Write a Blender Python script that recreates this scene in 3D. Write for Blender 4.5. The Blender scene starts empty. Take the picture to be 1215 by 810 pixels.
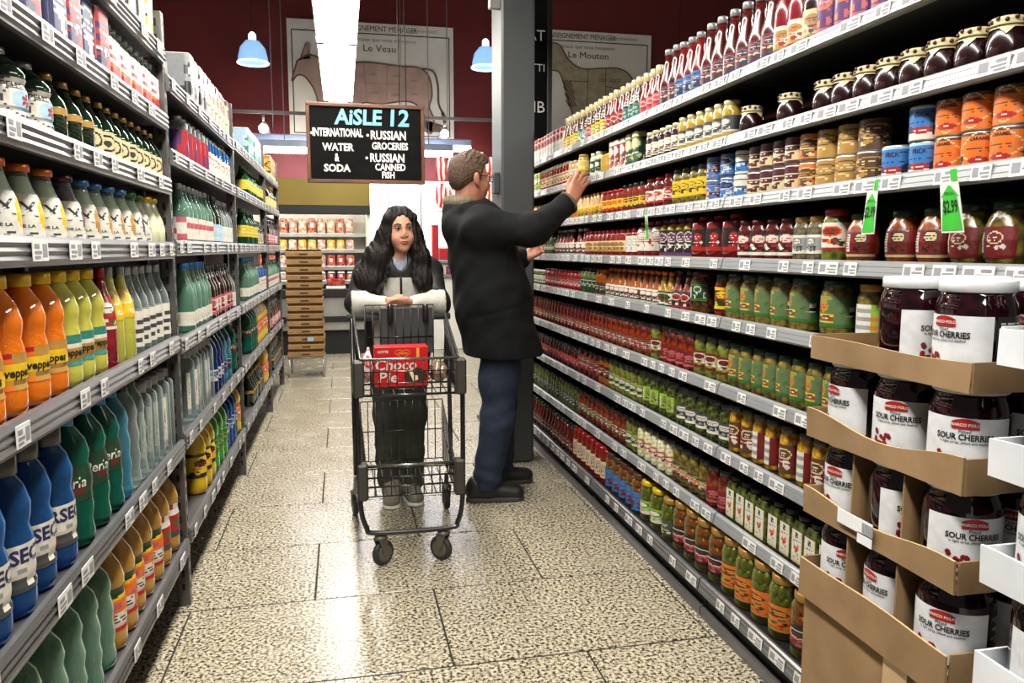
import bpy, math, random
import numpy as np
from mathutils import Vector, Matrix
from mathutils.geometry import tessellate_polygon
random.seed(7); rng = random.Random(11)
PI = math.pi
S = bpy.context.scene; COL = S.collection

# ------------------------------------------------------------ camera
F, CX, CY, EYE = 920.0, 607.5, 405.0, 1.28           # focal length and centre in photo pixels, eye height in metres
PITCH = math.atan((CY - 295.0) / F)
YAW = math.atan((CX - 406.0) * math.cos(PITCH) / F)
cd = bpy.data.cameras.new('camera'); cd.sensor_width = 36.0; cd.lens = F / 1215 * 36
cd.clip_start = .05; cd.clip_end = 100
cam = bpy.data.objects.new('camera', cd); COL.objects.link(cam)
cam.location = (0, 0, EYE); cam.rotation_euler = (PI / 2 - PITCH, 0, -YAW)
S.camera = cam
FW = np.array([math.sin(YAW) * math.cos(PITCH), math.cos(YAW) * math.cos(PITCH), -math.sin(PITCH)])
RT = np.array([math.cos(YAW), -math.sin(YAW), 0.0])

def y_at(px, X, Z):
    """Distance along the aisle of a point on the plane X at height Z that shows at pixel column px."""
    n = RT - (px - CX) / F * FW
    return -(n[0] * X + n[2] * (Z - EYE)) / n[1]

# ------------------------------------------------------------ world and exposure
w = bpy.data.worlds.new('store_ambience'); S.world = w; w.use_nodes = True
w.node_tree.nodes['Background'].inputs[0].default_value = (1, .96, .9, 1)
w.node_tree.nodes['Background'].inputs[1].default_value = .10
vs = S.view_settings
vs.view_transform = 'Standard'; vs.look = 'None'; vs.gamma = 1; vs.exposure = 0.0
vs.use_curve_mapping = False
LAMP = 44.0            # radiance of the tube diffusers over the aisle
S.cycles.max_bounces = 7; S.cycles.diffuse_bounces = 3; S.cycles.glossy_bounces = 3
S.cycles.transmission_bounces = 4; S.cycles.transparent_max_bounces = 14
S.cycles.caustics_reflective = False; S.cycles.caustics_refractive = False
S.cycles.sample_clamp_indirect = 4; S.cycles.use_denoising = True

# ------------------------------------------------------------ helpers: colour, materials
def lin(h):
    v = [int(h[i:i + 2], 16) / 255 for i in (0, 2, 4)]
    return tuple(c / 12.92 if c <= .04045 else ((c + .055) / 1.055) ** 2.4 for c in v) + (1,)

MATS = {}
def mat(name, col, rough=.5, metal=0., noise=None, col2=None, bump=0., coat=0., emit=0., clear=0., kind='noise', spec=.5, sub=0., stretch=None):
    """Node material: colour varied by a procedural texture, optional relief, coat, emission or see-through tint."""
    if name in MATS: return MATS[name]
    m = bpy.data.materials.new(name); m.use_nodes = True
    nt = m.node_tree; N = nt.nodes; L = nt.links
    b = N['Principled BSDF']; out = N['Material Output']
    b.inputs['Roughness'].default_value = rough; b.inputs['Metallic'].default_value = metal
    b.inputs['Specular IOR Level'].default_value = spec
    if coat: b.inputs['Coat Weight'].default_value = coat; b.inputs['Coat Roughness'].default_value = .04
    c1 = lin(col); c2 = lin(col2) if col2 else tuple(x * .8 for x in c1[:3]) + (1,)
    tc = N.new('ShaderNodeTexCoord')
    if kind == 'voronoi': t = N.new('ShaderNodeTexVoronoi'); fac = t.outputs['Distance']
    elif kind == 'wave': t = N.new('ShaderNodeTexWave'); t.inputs['Distortion'].default_value = 3; fac = t.outputs['Fac']
    else: t = N.new('ShaderNodeTexNoise'); t.inputs['Detail'].default_value = 4; fac = t.outputs['Fac']
    t.inputs['Scale'].default_value = noise or 8
    if stretch:
        mp = N.new('ShaderNodeMapping'); mp.inputs['Scale'].default_value = stretch
        L.new(tc.outputs['Object'], mp.inputs[0]); L.new(mp.outputs[0], t.inputs['Vector'])
    else: L.new(tc.outputs['Object'], t.inputs['Vector'])
    rp = N.new('ShaderNodeValToRGB'); L.new(fac, rp.inputs[0])
    rp.color_ramp.elements[0].position = .3; rp.color_ramp.elements[1].position = .7
    rp.color_ramp.elements[0].color = c1; rp.color_ramp.elements[1].color = c2
    L.new(rp.outputs[0], b.inputs['Base Color'])
    if bump:
        bp = N.new('ShaderNodeBump'); bp.inputs['Strength'].default_value = bump; bp.inputs['Distance'].default_value = .004
        L.new(fac, bp.inputs['Height']); L.new(bp.outputs[0], b.inputs['Normal'])
    if emit:
        b.inputs['Emission Color'].default_value = c1; b.inputs['Emission Strength'].default_value = emit
    if sub: b.inputs['Subsurface Weight'].default_value = sub; b.inputs['Subsurface Radius'].default_value = (.01, .004, .002)
    if clear:
        tr = N.new('ShaderNodeBsdfTransparent'); tr.inputs[0].default_value = c1
        fr = N.new('ShaderNodeLayerWeight'); fr.inputs[0].default_value = .5
        pw = N.new('ShaderNodeMath'); pw.operation = 'POWER'; pw.inputs[1].default_value = 3.0
        mt = N.new('ShaderNodeMath'); mt.operation = 'MULTIPLY_ADD'; mt.inputs[1].default_value = .8; mt.inputs[2].default_value = 1 - clear
        mt.use_clamp = True
        L.new(fr.outputs['Facing'], pw.inputs[0])
        mx = N.new('ShaderNodeMixShader')
        L.new(pw.outputs[0], mt.inputs[0]); L.new(mt.outputs[0], mx.inputs[0]); L.new(tr.outputs[0], mx.inputs[1]); L.new(b.outputs[0], mx.inputs[2])
        L.new(mx.outputs[0], out.inputs[0])
    MATS[name] = m
    return m

PAL = dict(w='d6d2c6', k='12100f', r='a01418', g='2a6426', y='dcb416', o='d86a14', b='2c6eb0', n='181f50', p='b8525c', c='d2c496', t='2a776c',
           m='4a1019', s='8f9193', d='3c3c3e', l='86ac34', B='55351d', v='552763', e='a5c4da', a='a8803a', G='10331f', R='6a1013', q='556b45', z='8b8f45')
def pal(ch): return mat('print_' + ('dark_' if ch.isupper() else '') + ch.lower(), PAL[ch], .45, noise=60, col2=None, coat=.15)
def lidm(ch): return mat('lid_' + ('dark_' if ch.isupper() else '') + ch.lower(), PAL[ch], .3, metal=.25, noise=30)

# ------------------------------------------------------------ helpers: meshes and objects
class MB:
    """Collects shapes; build() links them as one mesh object."""
    def __init__(s): s.v = []; s.f = []; s.m = []; s.mats = []; s.sm = []
    def slot(s, m):
        if m not in s.mats: s.mats.append(m)
        return s.mats.index(m)
    def add(s, vs, fs, m, smooth=False):
        k = len(s.v); i = s.slot(m); s.v += [tuple(v) for v in vs]
        for f in fs: s.f.append(tuple(a + k for a in f)); s.m.append(i); s.sm.append(smooth)
        return s
    def box(s, lo, hi, m, bev=0.):
        (a, b, c), (d, e, f) = lo, hi
        if bev:
            q = bev; V = []
            for z, o in ((c, q), (c + q, 0), (f - q, 0), (f, q)):
                for x, y in ((a + o, b + o + q * (o == 0)), (a + o + q * (o == 0), b + o), (d - o - q * (o == 0), b + o), (d - o, b + o + q * (o == 0)), (d - o, e - o - q * (o == 0)), (d - o - q * (o == 0), e - o), (a + o + q * (o == 0), e - o), (a + o, e - o - q * (o == 0))): V.append((x, y, z))
            Fs = [tuple(range(7, -1, -1)), tuple(range(24, 32))]
            for l in range(3):
                for i in range(8): j = (i + 1) % 8; Fs.append((l * 8 + i, l * 8 + j, l * 8 + 8 + j, l * 8 + 8 + i))
            return s.add(V, Fs, m)
        V = [(a, b, c), (d, b, c), (d, e, c), (a, e, c), (a, b, f), (d, b, f), (d, e, f), (a, e, f)]
        return s.add(V, [(3, 2, 1, 0), (4, 5, 6, 7), (0, 1, 5, 4), (1, 2, 6, 5), (2, 3, 7, 6), (3, 0, 4, 7)], m)
    def lathe(s, prof, m, n=20, at=(0, 0, 0), p=None, smooth=True, cap=True, axis=None):
        V = []
        for r, z in prof:
            for i in range(n):
                a = 2 * PI * i / n; q = 1
                if p: q = 1 / (abs(math.cos(a)) ** p + abs(math.sin(a)) ** p) ** (1 / p)
                v = Vector((r * q * math.cos(a), r * q * math.sin(a), z))
                if axis is not None: v = axis @ v
                V.append((at[0] + v[0], at[1] + v[1], at[2] + v[2]))
        Fs = []
        for l in range(len(prof) - 1):
            for i in range(n): j = (i + 1) % n; Fs.append((l * n + i, l * n + j, l * n + n + j, l * n + n + i))
        s.add(V, Fs, m, smooth)
        if cap:
            k = len(s.v) - len(V); i = s.slot(m)
            s.f += [tuple(k + n - 1 - q for q in range(n)), tuple(k + len(V) - n + q for q in range(n))]; s.m += [i, i]; s.sm += [False, False]
        return s
    def tube(s, pts, r, m, n=6, closed=False):
        pts = [Vector(p) for p in pts]; L = len(pts); V = []; up = Vector((.13, .21, .97))
        for i, p in enumerate(pts):
            a = pts[(i - 1) % L] if (i or closed) else p; b = pts[(i + 1) % L] if (i < L - 1 or closed) else p
            d = (b - a).normalized(); u = d.cross(up)
            if u.length < 1e-3: u = d.cross(Vector((1, 0, 0)))
            u.normalize(); w_ = d.cross(u)
            rr = r[i] if isinstance(r, (list, tuple)) else r
            for k in range(n): t = 2 * PI * k / n; V.append(tuple(p + (u * math.cos(t) + w_ * math.sin(t)) * rr))
        Fs = []
        for l in range(L if closed else L - 1):
            for i in range(n): j = (i + 1) % n; q = (l + 1) % L; Fs.append((l * n + i, l * n + j, q * n + j, q * n + i))
        if not closed: Fs += [tuple(range(n - 1, -1, -1)), tuple((L - 1) * n + i for i in range(n))]
        return s.add(V, Fs, m, True)
    def ball(s, c, r, m, n=12, rot=None):
        r = (r, r, r) if not isinstance(r, (tuple, list)) else r; V = []; h = n // 2
        for i in range(h + 1):
            for j in range(n):
                v = Vector((r[0] * math.sin(PI * i / h) * math.cos(2 * PI * j / n), r[1] * math.sin(PI * i / h) * math.sin(2 * PI * j / n), r[2] * math.cos(PI * i / h)))
                if rot is not None: v = rot @ v
                V.append((c[0] + v[0], c[1] + v[1], c[2] + v[2]))
        Fs = [(i * n + j, (i + 1) * n + j, (i + 1) * n + (j + 1) % n, i * n + (j + 1) % n) for i in range(h) for j in range(n)]
        return s.add(V, Fs, m, True)
    def text(s, body, size, m, place, bold=0., shear=0., align='CENTER', sx=1.):
        V, Fs = text_me(body, size, bold, shear, align)
        return s.add([place(x * sx, y) for x, y in V], Fs, m)
    def mesh(s, name='part'):
        me = bpy.data.meshes.new(name); me.from_pydata(s.v, [], s.f)
        for m in s.mats: me.materials.append(m)
        me.polygons.foreach_set('material_index', s.m); me.polygons.foreach_set('use_smooth', s.sm); me.update()
        return me
    def build(s, name, parent=None, **k): return ob(name, s.mesh(name), parent, **k)

_tx = {}
def text_me(body, size, bold=0., shear=0., align='CENTER'):
    key = (body, size, bold, shear, align)
    if key not in _tx:
        cu = bpy.data.curves.new('lettering', 'FONT'); cu.body = body; cu.size = size; cu.offset = bold; cu.shear = shear
        cu.align_x = align; cu.align_y = 'CENTER'; cu.resolution_u = 2
        o = bpy.data.objects.new('lettering', cu); me = bpy.data.meshes.new_from_object(o)
        _tx[key] = ([(v.co.x, v.co.y) for v in me.vertices], [tuple(p.vertices) for p in me.polygons])
        bpy.data.objects.remove(o); bpy.data.meshes.remove(me); bpy.data.curves.remove(cu)
    return _tx[key]

def ob(name, data, parent=None, loc=(0, 0, 0), rz=0., label=None, cat=None, group=None, kind=None, world=True):
    o = bpy.data.objects.new(name, data); COL.objects.link(o)
    o.location = loc; o.rotation_euler = (0, 0, rz)
    if parent is not None:
        o.parent = parent
        if world: o.matrix_parent_inverse = Matrix.Translation(-base_of(parent))
    if label: o['label'] = label
    if cat: o['category'] = cat
    if group: o['group'] = group
    if kind: o['kind'] = kind
    return o
def base_of(o): return Vector(o.location)      # parts are modelled in world coordinates under an Empty at the thing's base
def thing(name, label, cat, loc=(0, 0, 0), group=None, rz=0.): return ob(name, None, None, loc, rz, label, cat, group)
def struct(mb, name, label=None, cat=None, parent=None, **k): return mb.build(name, parent, kind='structure', label=label, cat=cat, **k)
def flat(p0, u, v):
    """A place() for text(): p0 + x*u + y*v."""
    p0, u, v = Vector(p0), Vector(u), Vector(v)
    return lambda x, y: tuple(p0 + u * x + v * y)
def polygon(mb, pts, m, place):
    t = tessellate_polygon([[Vector((x, y, 0)) for x, y in pts]])
    fs = []
    for a, b, c in t:
        (x0, y0), (x1, y1), (x2, y2) = pts[a], pts[b], pts[c]
        fs.append((a, b, c) if (x1 - x0) * (y2 - y0) - (x2 - x0) * (y1 - y0) > 0 else (a, c, b))
    mb.add([place(x, y) for x, y in pts], fs, m)
def strip(mb, pts, wd, m, place):
    """A drawn line of width wd along 2-D points."""
    V = []
    for i, (x, y) in enumerate(pts):
        a = pts[max(i - 1, 0)]; b = pts[min(i + 1, len(pts) - 1)]; d = Vector((b[0] - a[0], b[1] - a[1])).normalized() * wd / 2
        V += [place(x + d[1], y - d[0]), place(x - d[1], y + d[0])]
    mb.add(V, [(2 * i, 2 * i + 2, 2 * i + 3, 2 * i + 1) for i in range(len(pts) - 1)], m)
def smooth2d(pts, k=4):
    out = []
    n = len(pts)
    for i in range(n - 1):
        p0, p1, p2, p3 = pts[max(i - 1, 0)], pts[i], pts[i + 1], pts[min(i + 2, n - 1)]
        for j in range(k):
            t = j / k
            out.append(tuple(.5 * (2 * p1[d] + (p2[d] - p0[d]) * t + (2 * p0[d] - 5 * p1[d] + 4 * p2[d] - p3[d]) * t * t + (3 * p1[d] - p0[d] - 3 * p2[d] + p3[d]) * t ** 3) for d in range(len(p1))))
    return out + [tuple(pts[-1])]

# ------------------------------------------------------------ the lamps over the aisle
WHITE = mat('white_enamel', 'e8e8e4', .4, noise=5)
TUBE = mat('lamp_diffuser', 'fffaf0', .5, emit=LAMP)
TRACK = mat('grey_track', '8c8a88', .5, metal=.3)
def aisle_lamp(x, y0, y1, z, label):
    t = thing('ceiling_lamp', label, 'lamp', (x, (y0 + y1) / 2, z), 'tube lamps over the aisle')
    h = MB().box((x - .16, y0, z + .05), (x + .16, y1, z + .085), WHITE, .008)
    h.box((x - .16, y0, z), (x + .16, y0 + .015, z + .05), WHITE).box((x - .16, y1 - .015, z), (x + .16, y1, z + .05), WHITE); h.build('housing', t)
    d = MB(); n = 9
    pr = [(-.15 + .30 * i / (n - 1), -.012 * math.sin(PI * i / (n - 1))) for i in range(n)]
    d.add([(x + a, y, z + .005 + b) for y in (y0 + .012, y1 - .012) for a, b in pr], [(i + 1, i, n + i, n + i + 1) for i in range(n - 1)], TUBE, True)
    d.build('diffuser', t)
    for yy in (y0 + .25, y1 - .25): MB().tube([(x, yy, z + .08), (x, yy, z + 2.3)], .004, TRACK, 5).build('suspension_wire', t)
LAMP_Z = 2.905
aisle_lamp(0.0, 6.62, 9.08, LAMP_Z, 'long white tube lamp hanging just above the aisle sign')
aisle_lamp(0.0, 4.12, 6.58, LAMP_Z, 'long white tube lamp running out of the top of the picture')
aisle_lamp(0.0, 1.62, 4.08, LAMP_Z, 'tube lamp over the nearest part of the aisle')
aisle_lamp(0.0, -.88, 1.58, LAMP_Z, 'tube lamp over the aisle above the viewer')
aisle_lamp(0.0, -3.4, -.92, LAMP_Z, 'tube lamp over the aisle behind the viewer')
aisle_lamp(3.0, 1.2, 3.6, LAMP_Z, 'tube lamp over the next aisle behind the ketchup bottles')
aisle_lamp(5.6, 5.0, 7.4, LAMP_Z, 'unseen tube lamp added far to the right to brighten the red wall')  # added lamp, out of sight, brightens the back wall and posters
aisle_lamp(-2.9, 5.5, 7.9, LAMP_Z, 'unseen tube lamp added behind the drinks shelves to brighten the red wall')  # another added, hidden lamp that throws light on the back wall
# ------------------------------------------------------------ the setting: floor of granite tiles, walls, pillar
def granite():
    m = bpy.data.materials.new('speckled_granite'); m.use_nodes = True; nt = m.node_tree; N = nt.nodes; L = nt.links
    b = N['Principled BSDF']; tc = N.new('ShaderNodeTexCoord'); g = N.new('ShaderNodeNewGeometry')
    n1 = N.new('ShaderNodeTexNoise'); n1.inputs['Scale'].default_value = 88; n1.inputs['Detail'].default_value = 3; n1.inputs['Roughness'].default_value = .6
    n2 = N.new('ShaderNodeTexNoise'); n2.inputs['Scale'].default_value = 5
    for n in (n1, n2): L.new(g.outputs['Position'], n.inputs['Vector'])
    r = N.new('ShaderNodeValToRGB'); e = r.color_ramp.elements
    e[0].position = .385; e[0].color = lin('352f25'); e[1].position = .47; e[1].color = lin('968d78')
    for p, c in ((.44, '5c5444'), (.52, 'b6ac95'), (.60, 'cbc1aa'), (.72, 'e2d8c1')):
        q = e.new(p); q.color = lin(c)
    L.new(n1.outputs['Fac'], r.inputs[0])
    mx = N.new('ShaderNodeMix'); mx.data_type = 'RGBA'; mx.blend_type = 'MULTIPLY'; mx.inputs[0].default_value = .25
    L.new(r.outputs[0], mx.inputs[6]); L.new(n2.outputs['Fac'], mx.inputs[7]); L.new(mx.outputs[2], b.inputs['Base Color'])
    r2 = N.new('ShaderNodeMapRange'); r2.inputs[3].default_value = .14; r2.inputs[4].default_value = .36
    L.new(n2.outputs['Fac'], r2.inputs[0]); L.new(r2.outputs[0], b.inputs['Roughness'])
    b.inputs['Specular IOR Level'].default_value = .6
    return m
GRAN = granite(); GROUT = mat('dark_grout', '1c1812', .9, noise=40)
floor = struct(MB().box((-7, -3, -.05), (9, 14, -.004), GROUT), 'floor', 'speckled cream granite tile floor with dark joints')
TW, TD, TY0 = .866, .5605, 2.250
tile = MB().box((-TW / 2 + .003, -TD / 2 + .0048, -.03), (TW / 2 - .003, TD / 2 - .0048, 0), GRAN, .0025).mesh('tile')
for j in range(-3, 15):
    off = .306 if j % 2 == 0 else .736
    for i in range(-2, 3):
        cx = off + i * TW + TW / 2
        if cx < -1.5 or cx > 2.2: continue
        ob('tile', tile, floor, (cx, TY0 + (j + .5) * TD, 0))
far = MB().box((-7, TY0 + 15 * TD, -.03), (9, 14, 0), GRAN)
far.build('tile_field', floor, kind='stuff')
RED = mat('deep_red_paint', '6a1511', .6, noise=2, col2='5e110e')
BACK_Y = 11.0
wall = struct(MB().box((-7, BACK_Y, 0), (9, BACK_Y + .1, 6.5), RED), 'wall_back', 'deep red painted wall with thin panel joints')
JT = mat('panel_joint', '4a0f0e', .7)
for x in (-4.6, -3.4, -2.2, 2.15, 2.62, 4.9, 6.1, 7.3): MB().box((x - .006, BACK_Y - .002, 0), (x + .006, BACK_Y + .02, 6.5), JT).build('panel_joint', wall)
GREY = mat('grey_pillar_paint', '3d4041', .5, noise=3, col2='383b3d')
pil = struct(MB().box((.905, 4.44, 0), (1.10, 4.74, 5.5), GREY, .012), 'pillar', 'square grey steel pillar standing at the shelves', 'pillar')
GREYL = mat('bracket_steel', 'b0b0ac', .4, metal=.5)
bx = MB(); P = flat((.9, 4.45, 0), (0, 1, 0), (0, 0, 1))
bx.box((.84, 4.46, 2.62), (.905, 4.50, 2.78), GREYL, .004).box((.80, 4.46, 2.72), (.85, 4.49, 2.90), GREYL, .004).build('bracket', pil)
MB().box((.872, 4.50, 1.60), (.905, 4.58, 1.72), GREY, .004).build('switch_box', pil)

# posters on the back wall
PAPER = mat('aged_poster_paper', 'ebe6dc', .7, noise=3, col2='ddd6c8')
INK = mat('poster_ink', '3c302c', .8); PALEINK = mat('pale_poster_ink', '8d7f74', .8)
VEAL = mat('calf_drawing', 'b99c90', .8, noise=6, col2='a5877b'); SHEEP = mat('sheep_drawing', '9b8d74', .8, noise=12, col2='b3a68c'); DARKW = mat('drawn_shade', '5b4438', .8, noise=10, col2='7a6152')
def poster(x0, x1, z0, z1, label, head, title, tx, pic):
    t = thing('poster', label, 'poster', (x0, BACK_Y, z0)); W, H = x1 - x0, z1 - z0
    MB().box((x0, BACK_Y - .03, z0), (x1, BACK_Y - .001, z1), PAPER).build('sheet', t)
    p = MB(); q = flat((x0, BACK_Y - .032, z0), (1, 0, 0), (0, 0, 1))
    m = .06
    for a, b in (((m, m), (W - m, m)), ((m, H - .14), (W - m, H - .14)), ((m, m), (m, H - .14)), ((W - m, m), (W - m, H - .14))): strip(p, [a, b], .014, INK, q)
    p.text('ENSEIGNEMENT MENAGER', .10, INK, flat((x0 + head, BACK_Y - .033, z1 - .075), (1, 0, 0), (0, 0, 1)), sx=.85)
    p.text('A. DE MONTBARD', .05, PALEINK, flat((x1 - .42, BACK_Y - .033, z1 - .075), (1, 0, 0), (0, 0, 1)))
    p.text('Les animaux que nous mangeons', .075, PALEINK, flat((x0 + head, BACK_Y - .033, z1 - .215), (1, 0, 0), (0, 0, 1)))
    p.text(title, .125, INK, flat((x0 + tx, BACK_Y - .033, z1 - .33), (1, 0, 0), (0, 0, 1)), sx=1.1)
    p.build('border_print', t)
    d = MB(); pic(d, flat((x0, BACK_Y - .034, z0), (1, 0, 0), (0, 0, 1)), flat((x0, BACK_Y - .036, z0), (1, 0, 0), (0, 0, 1))); d.build('animal_drawing', t)
def calf(d, q, q2):
    body = smooth2d([(.12, .98), (.30, 1.07), (.60, .96), (1.0, 1.01), (1.45, .98), (1.72, .97), (1.86, .86), (1.9, .62), (1.86, .45), (1.92, .3), (1.90, .12), (1.82, .12), (1.8, .3), (1.72, .45), (1.55, .52), (1.2, .47), (1.0, .48), (.93, .42), (.92, .1), (.84, .1), (.82, .42), (.70, .5), (.55, .55), (.48, .4), (.50, .1), (.42, .1), (.38, .42), (.33, .62), (.22, .78), (.12, .8), (.05, .72), (.07, .82), (.12, .98)])
    polygon(d, body[:-1], VEAL, q); strip(d, body, .022, DARKW, q2)
    strip(d, smooth2d([(1.76, .96), (1.92, .93), (1.98, .75), (1.99, .5), (2.06, .36)]), .03, DARKW, q2); polygon(d, [(2.02, .42), (2.1, .33), (2.09, .24), (2.03, .3)], DARKW, q2)
    polygon(d, smooth2d([(.16, 1.0), (.24, 1.22), (.3, 1.2), (.28, 1.02)]), VEAL, q)
    strip(d, [(.16, 1.0), (.24, 1.22), (.29, 1.02)], .02, DARKW, q2)
    for a, b in (((.62, .96), (.62, .55)), ((.98, 1.0), (1.02, .48)), ((1.3, .99), (1.28, .5)), ((1.55, .97), (1.5, .55)), ((.98, .74), (1.5, .74))): strip(d, [a, b], .008, PALEINK, q2)
    for x, z in ((1.1, .86), (1.42, .85), (1.65, .8), (1.12, .62), (1.4, .6), (1.66, .62), (.78, .8)): d.text('collet', .05, DARKW, lambda u, v, x=x, z=z: q2(x + u, z + v))
    polygon(d, [(1.55, .12), (2.1, .12), (2.1, .2), (1.8, .28), (1.6, .22)], DARKW, q)
def sheep(d, q, q2):
    body = smooth2d([(.06, .98), (.16, 1.1), (.30, 1.08), (.42, .9), (.62, .78), (.95, .8), (1.2, .8), (1.38, .68), (1.44, .4), (1.36, .1), (1.2, .05), (1.15, .02), (1.1, .06), (.9, .1), (.7, .1), (.62, 0), (.6, -.5), (.52, -.5), (.52, .0), (.44, .3), (.36, .55), (.28, .72), (.12, .74), (.0, .82), (.06, .98)])
    polygon(d, body[:-1], SHEEP, q); strip(d, body, .02, DARKW, q2)
    for i in range(16): x = .34 + (i % 4) * .035; z = .34 + (i // 4) * .09; strip(d, [(x + .2 * (.6 - z), z), (x + .05 + .2 * (.6 - z), z - .09)], .02, DARKW, q2)
    strip(d, [(.5, .12), (.7, .08), (1.0, .12)], .07, DARKW, q2)
    for a, b in (((.72, .78), (.7, .12)), ((.98, .8), (.98, .12)), ((.98, .55), (1.35, .5)), ((.45, .6), (.72, .6))): strip(d, [a, b], .008, INK, q2)
    d.text('LES GIGOT', .07, INK, lambda u, v: q2(1.05 + u, .63 + v))
poster(-.64, 1.56, 2.76, 4.28, 'pale butchery poster with a drawn calf behind the tube lamp', 1.2, 'Le Veau', 1.2, calf)
poster(2.78, 4.45, 2.5, 4.34, 'pale butchery poster with a drawn sheep right of the pillar', .62, 'Le Mouton', .72, lambda d, q, q2: sheep(d, lambda x, y: q(x, y + .55), lambda x, y: q2(x, y + .55)))

# fluted strip lights, lighting track, spots and pendants in front of the back wall
STRIP = mat('fluted_strip_light', 'f6f8ff', .4, emit=28); BLUE_STEEL = mat('pale_blue_steel', 'a9b3cf', .4)
def strip_light(x0, x1, y, z, label):
    t = thing('strip_light', label, 'lamp', ((x0 + x1) / 2, y, z), 'fluted strip lights')
    MB().box((x0, y, z + .055), (x1, y + .18, z + .14), BLUE_STEEL, .01).build('housing', t)
    for x in (x0 + .3, x1 - .3): MB().tube([(x, y + .09, z + .14), (x, y + .09, z + 3)], .006, TRACK).build('suspension_wire', t)
    l = MB(); n = int((x1 - x0) / .045)
    for i in range(n): x = x0 + (i + .5) * (x1 - x0) / n; l.box((x - .014, y + .005, z), (x + .014, y + .17, z + .055), STRIP)
    l.build('louver', t)
strip_light(-1.1, 1.68, 10.2, 2.55, 'upper fluted strip light crossing behind the aisle sign')
strip_light(-.95, 1.40, 9.9, 2.44, 'lower fluted strip light crossing behind the aisle sign')
t = thing('lighting_track', 'thin grey lighting track running along the red wall', 'rail', (0, 10.5, 2.98))
MB().box((-2.6, 10.47, 2.97), (2.4, 10.51, 3.01), TRACK).build('bar', t)
for x in (-2.4, .8, 2.3): MB().tube([(x, 10.49, 3.0), (x, 10.49, 5.5)], .005, TRACK).build('suspension_wire', t)
BULB = mat('warm_spot_bulb', 'fff2dc', .4, emit=60); BLACKM = mat('black_metal', '171717', .4, metal=.3)
for x, lab in ((-.93, 'small spotlight hanging over the drinks shelves by the wall'), (1.36, 'small bright spotlight right of the aisle sign')):
    t = thing('spotlight', lab, 'spotlight', (x, 10.49, 2.8), 'spotlights on the track')
    MB().tube([(x, 10.49, 2.97), (x, 10.47, 2.88)], .018, TRACK).build('stem', t)
    ax = Matrix.Rotation(-2.2, 3, 'X')
    MB().lathe([(.04, 0), (.06, .03), (.07, .15)], GREYL, 14, (x, 10.50, 2.84), axis=ax, cap=False).build('can', t)
    MB().ball((x, 10.43, 2.78), .055, BULB).build('bulb', t)
PEND = mat('blue_glass_shade', '8fbdf0', .2, emit=1.1, coat=1); PENDR = mat('pendant_rim', 'e4f0ff', .3, emit=2.5)
for x, z, lab in ((-1.0, 3.52, 'pale blue pendant lamp over the drinks shelves'), (1.87, 3.60, 'pale blue pendant lamp half hidden by the pillar')):
    t = thing('pendant_lamp', lab, 'lamp', (x, 10.2, z), 'blue pendant lamps')
    MB().lathe([(.03, .27), (.09, .25), (.15, .17), (.175, .06), (.18, .0)], PEND, 22, (x, 10.2, z), cap=False).build('lamp_shade', t)
    MB().tube([(x + .18 * math.cos(a * PI / 10), 10.2 + .18 * math.sin(a * PI / 10), z) for a in range(20)], .012, PENDR, closed=True).build('rim', t)
    MB().lathe([(.045, .25), (.045, .33), (.02, .36)], PENDR, 12, (x, 10.2, z)).build('socket', t)
    MB().tube([(x, 10.2, z + .35), (x, 10.2, z + 2.3)], .006, BLACKM).build('cord', t)

# the hanging chalkboard of the aisle
BOARD = mat('chalkboard_black', '0c0c0c', .9, noise=12, col2='131312', spec=.12); WOOD = mat('board_frame_wood', '6d4126', .5, noise=9, col2='4b2a17')
CHALK = mat('white_chalk', 'f8f6ee', .8); CYAN = mat('blue_chalk', '86d8ee', .8)
t = thing('aisle_sign', 'framed black chalkboard sign for aisle 12 hanging over the aisle', 'sign', (.18, 5.6, 1.76))
x0, x1, z0, z1, sy = -.205, .566, 1.738, 2.245, 5.52
MB().box((x0, sy, z0), (x1, sy + .02, z1), BOARD).build('board', t)
fr = MB()
for a, b in (((x0 - .012, sy - .012, z0 - .012), (x1 + .012, sy + .026, z0 + .012)), ((x0 - .012, sy - .012, z1 - .012), (x1 + .012, sy + .026, z1 + .012)), ((x0 - .012, sy - .012, z0), (x0 + .012, sy + .026, z1)), ((x1 - .012, sy - .012, z0), (x1 + .012, sy + .026, z1))): fr.box(a, b, WOOD, .003)
fr.build('frame', t)
tx = MB(); at = lambda x, z: flat((x0 + x, sy - .003, z0 + z), (1, 0, 0), (0, 0, 1))
for i, (s_, x, z, sz, c, b, sx) in enumerate((('AiSLE', .335, .425, .140, CYAN, .004, .95), ('12', .60, .427, .155, CYAN, .004, 1.0), ('INTERNATIONAL', .195, .322, .074, CHALK, .0022, .58), ('WATER', .195, .226, .068, CHALK, .0022, .88), ('&', .185, .157, .075, CHALK, .0018, .62), ('SODA', .185, .086, .068, CHALK, .0022, .95),
        ('RUSSIAN', .535, .312, .080, CHALK, .0024, .78), ('GROCERIES', .545, .240, .066, CHALK, .0020, .72), ('RUSSIAN', .525, .160, .078, CHALK, .0024, .78), ('CANNED', .545, .098, .064, CHALK, .0020, .78), ('FiSH', .53, .045, .060, CHALK, .0020, .80))):
    MB().text(s_, sz, c, at(x, z), b, .06 if i < 2 else 0., sx=sx).build('lettering', t)
for x, z in ((.395, .312), (.385, .160), (.022, .318)): tx.lathe([(.009, 0), (.009, .002)], CHALK, 10, (x0 + x, sy - .003, z0 + z), axis=Matrix.Rotation(PI / 2, 3, 'X'))
tx.build('bullet_marks', t)
for x in (.41, .455): MB().tube([(x, sy + .005, z1), (x - .02, sy + .005, z1 + 3)], .0035, BLACKM, 5).build('suspension_wire', t)

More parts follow.
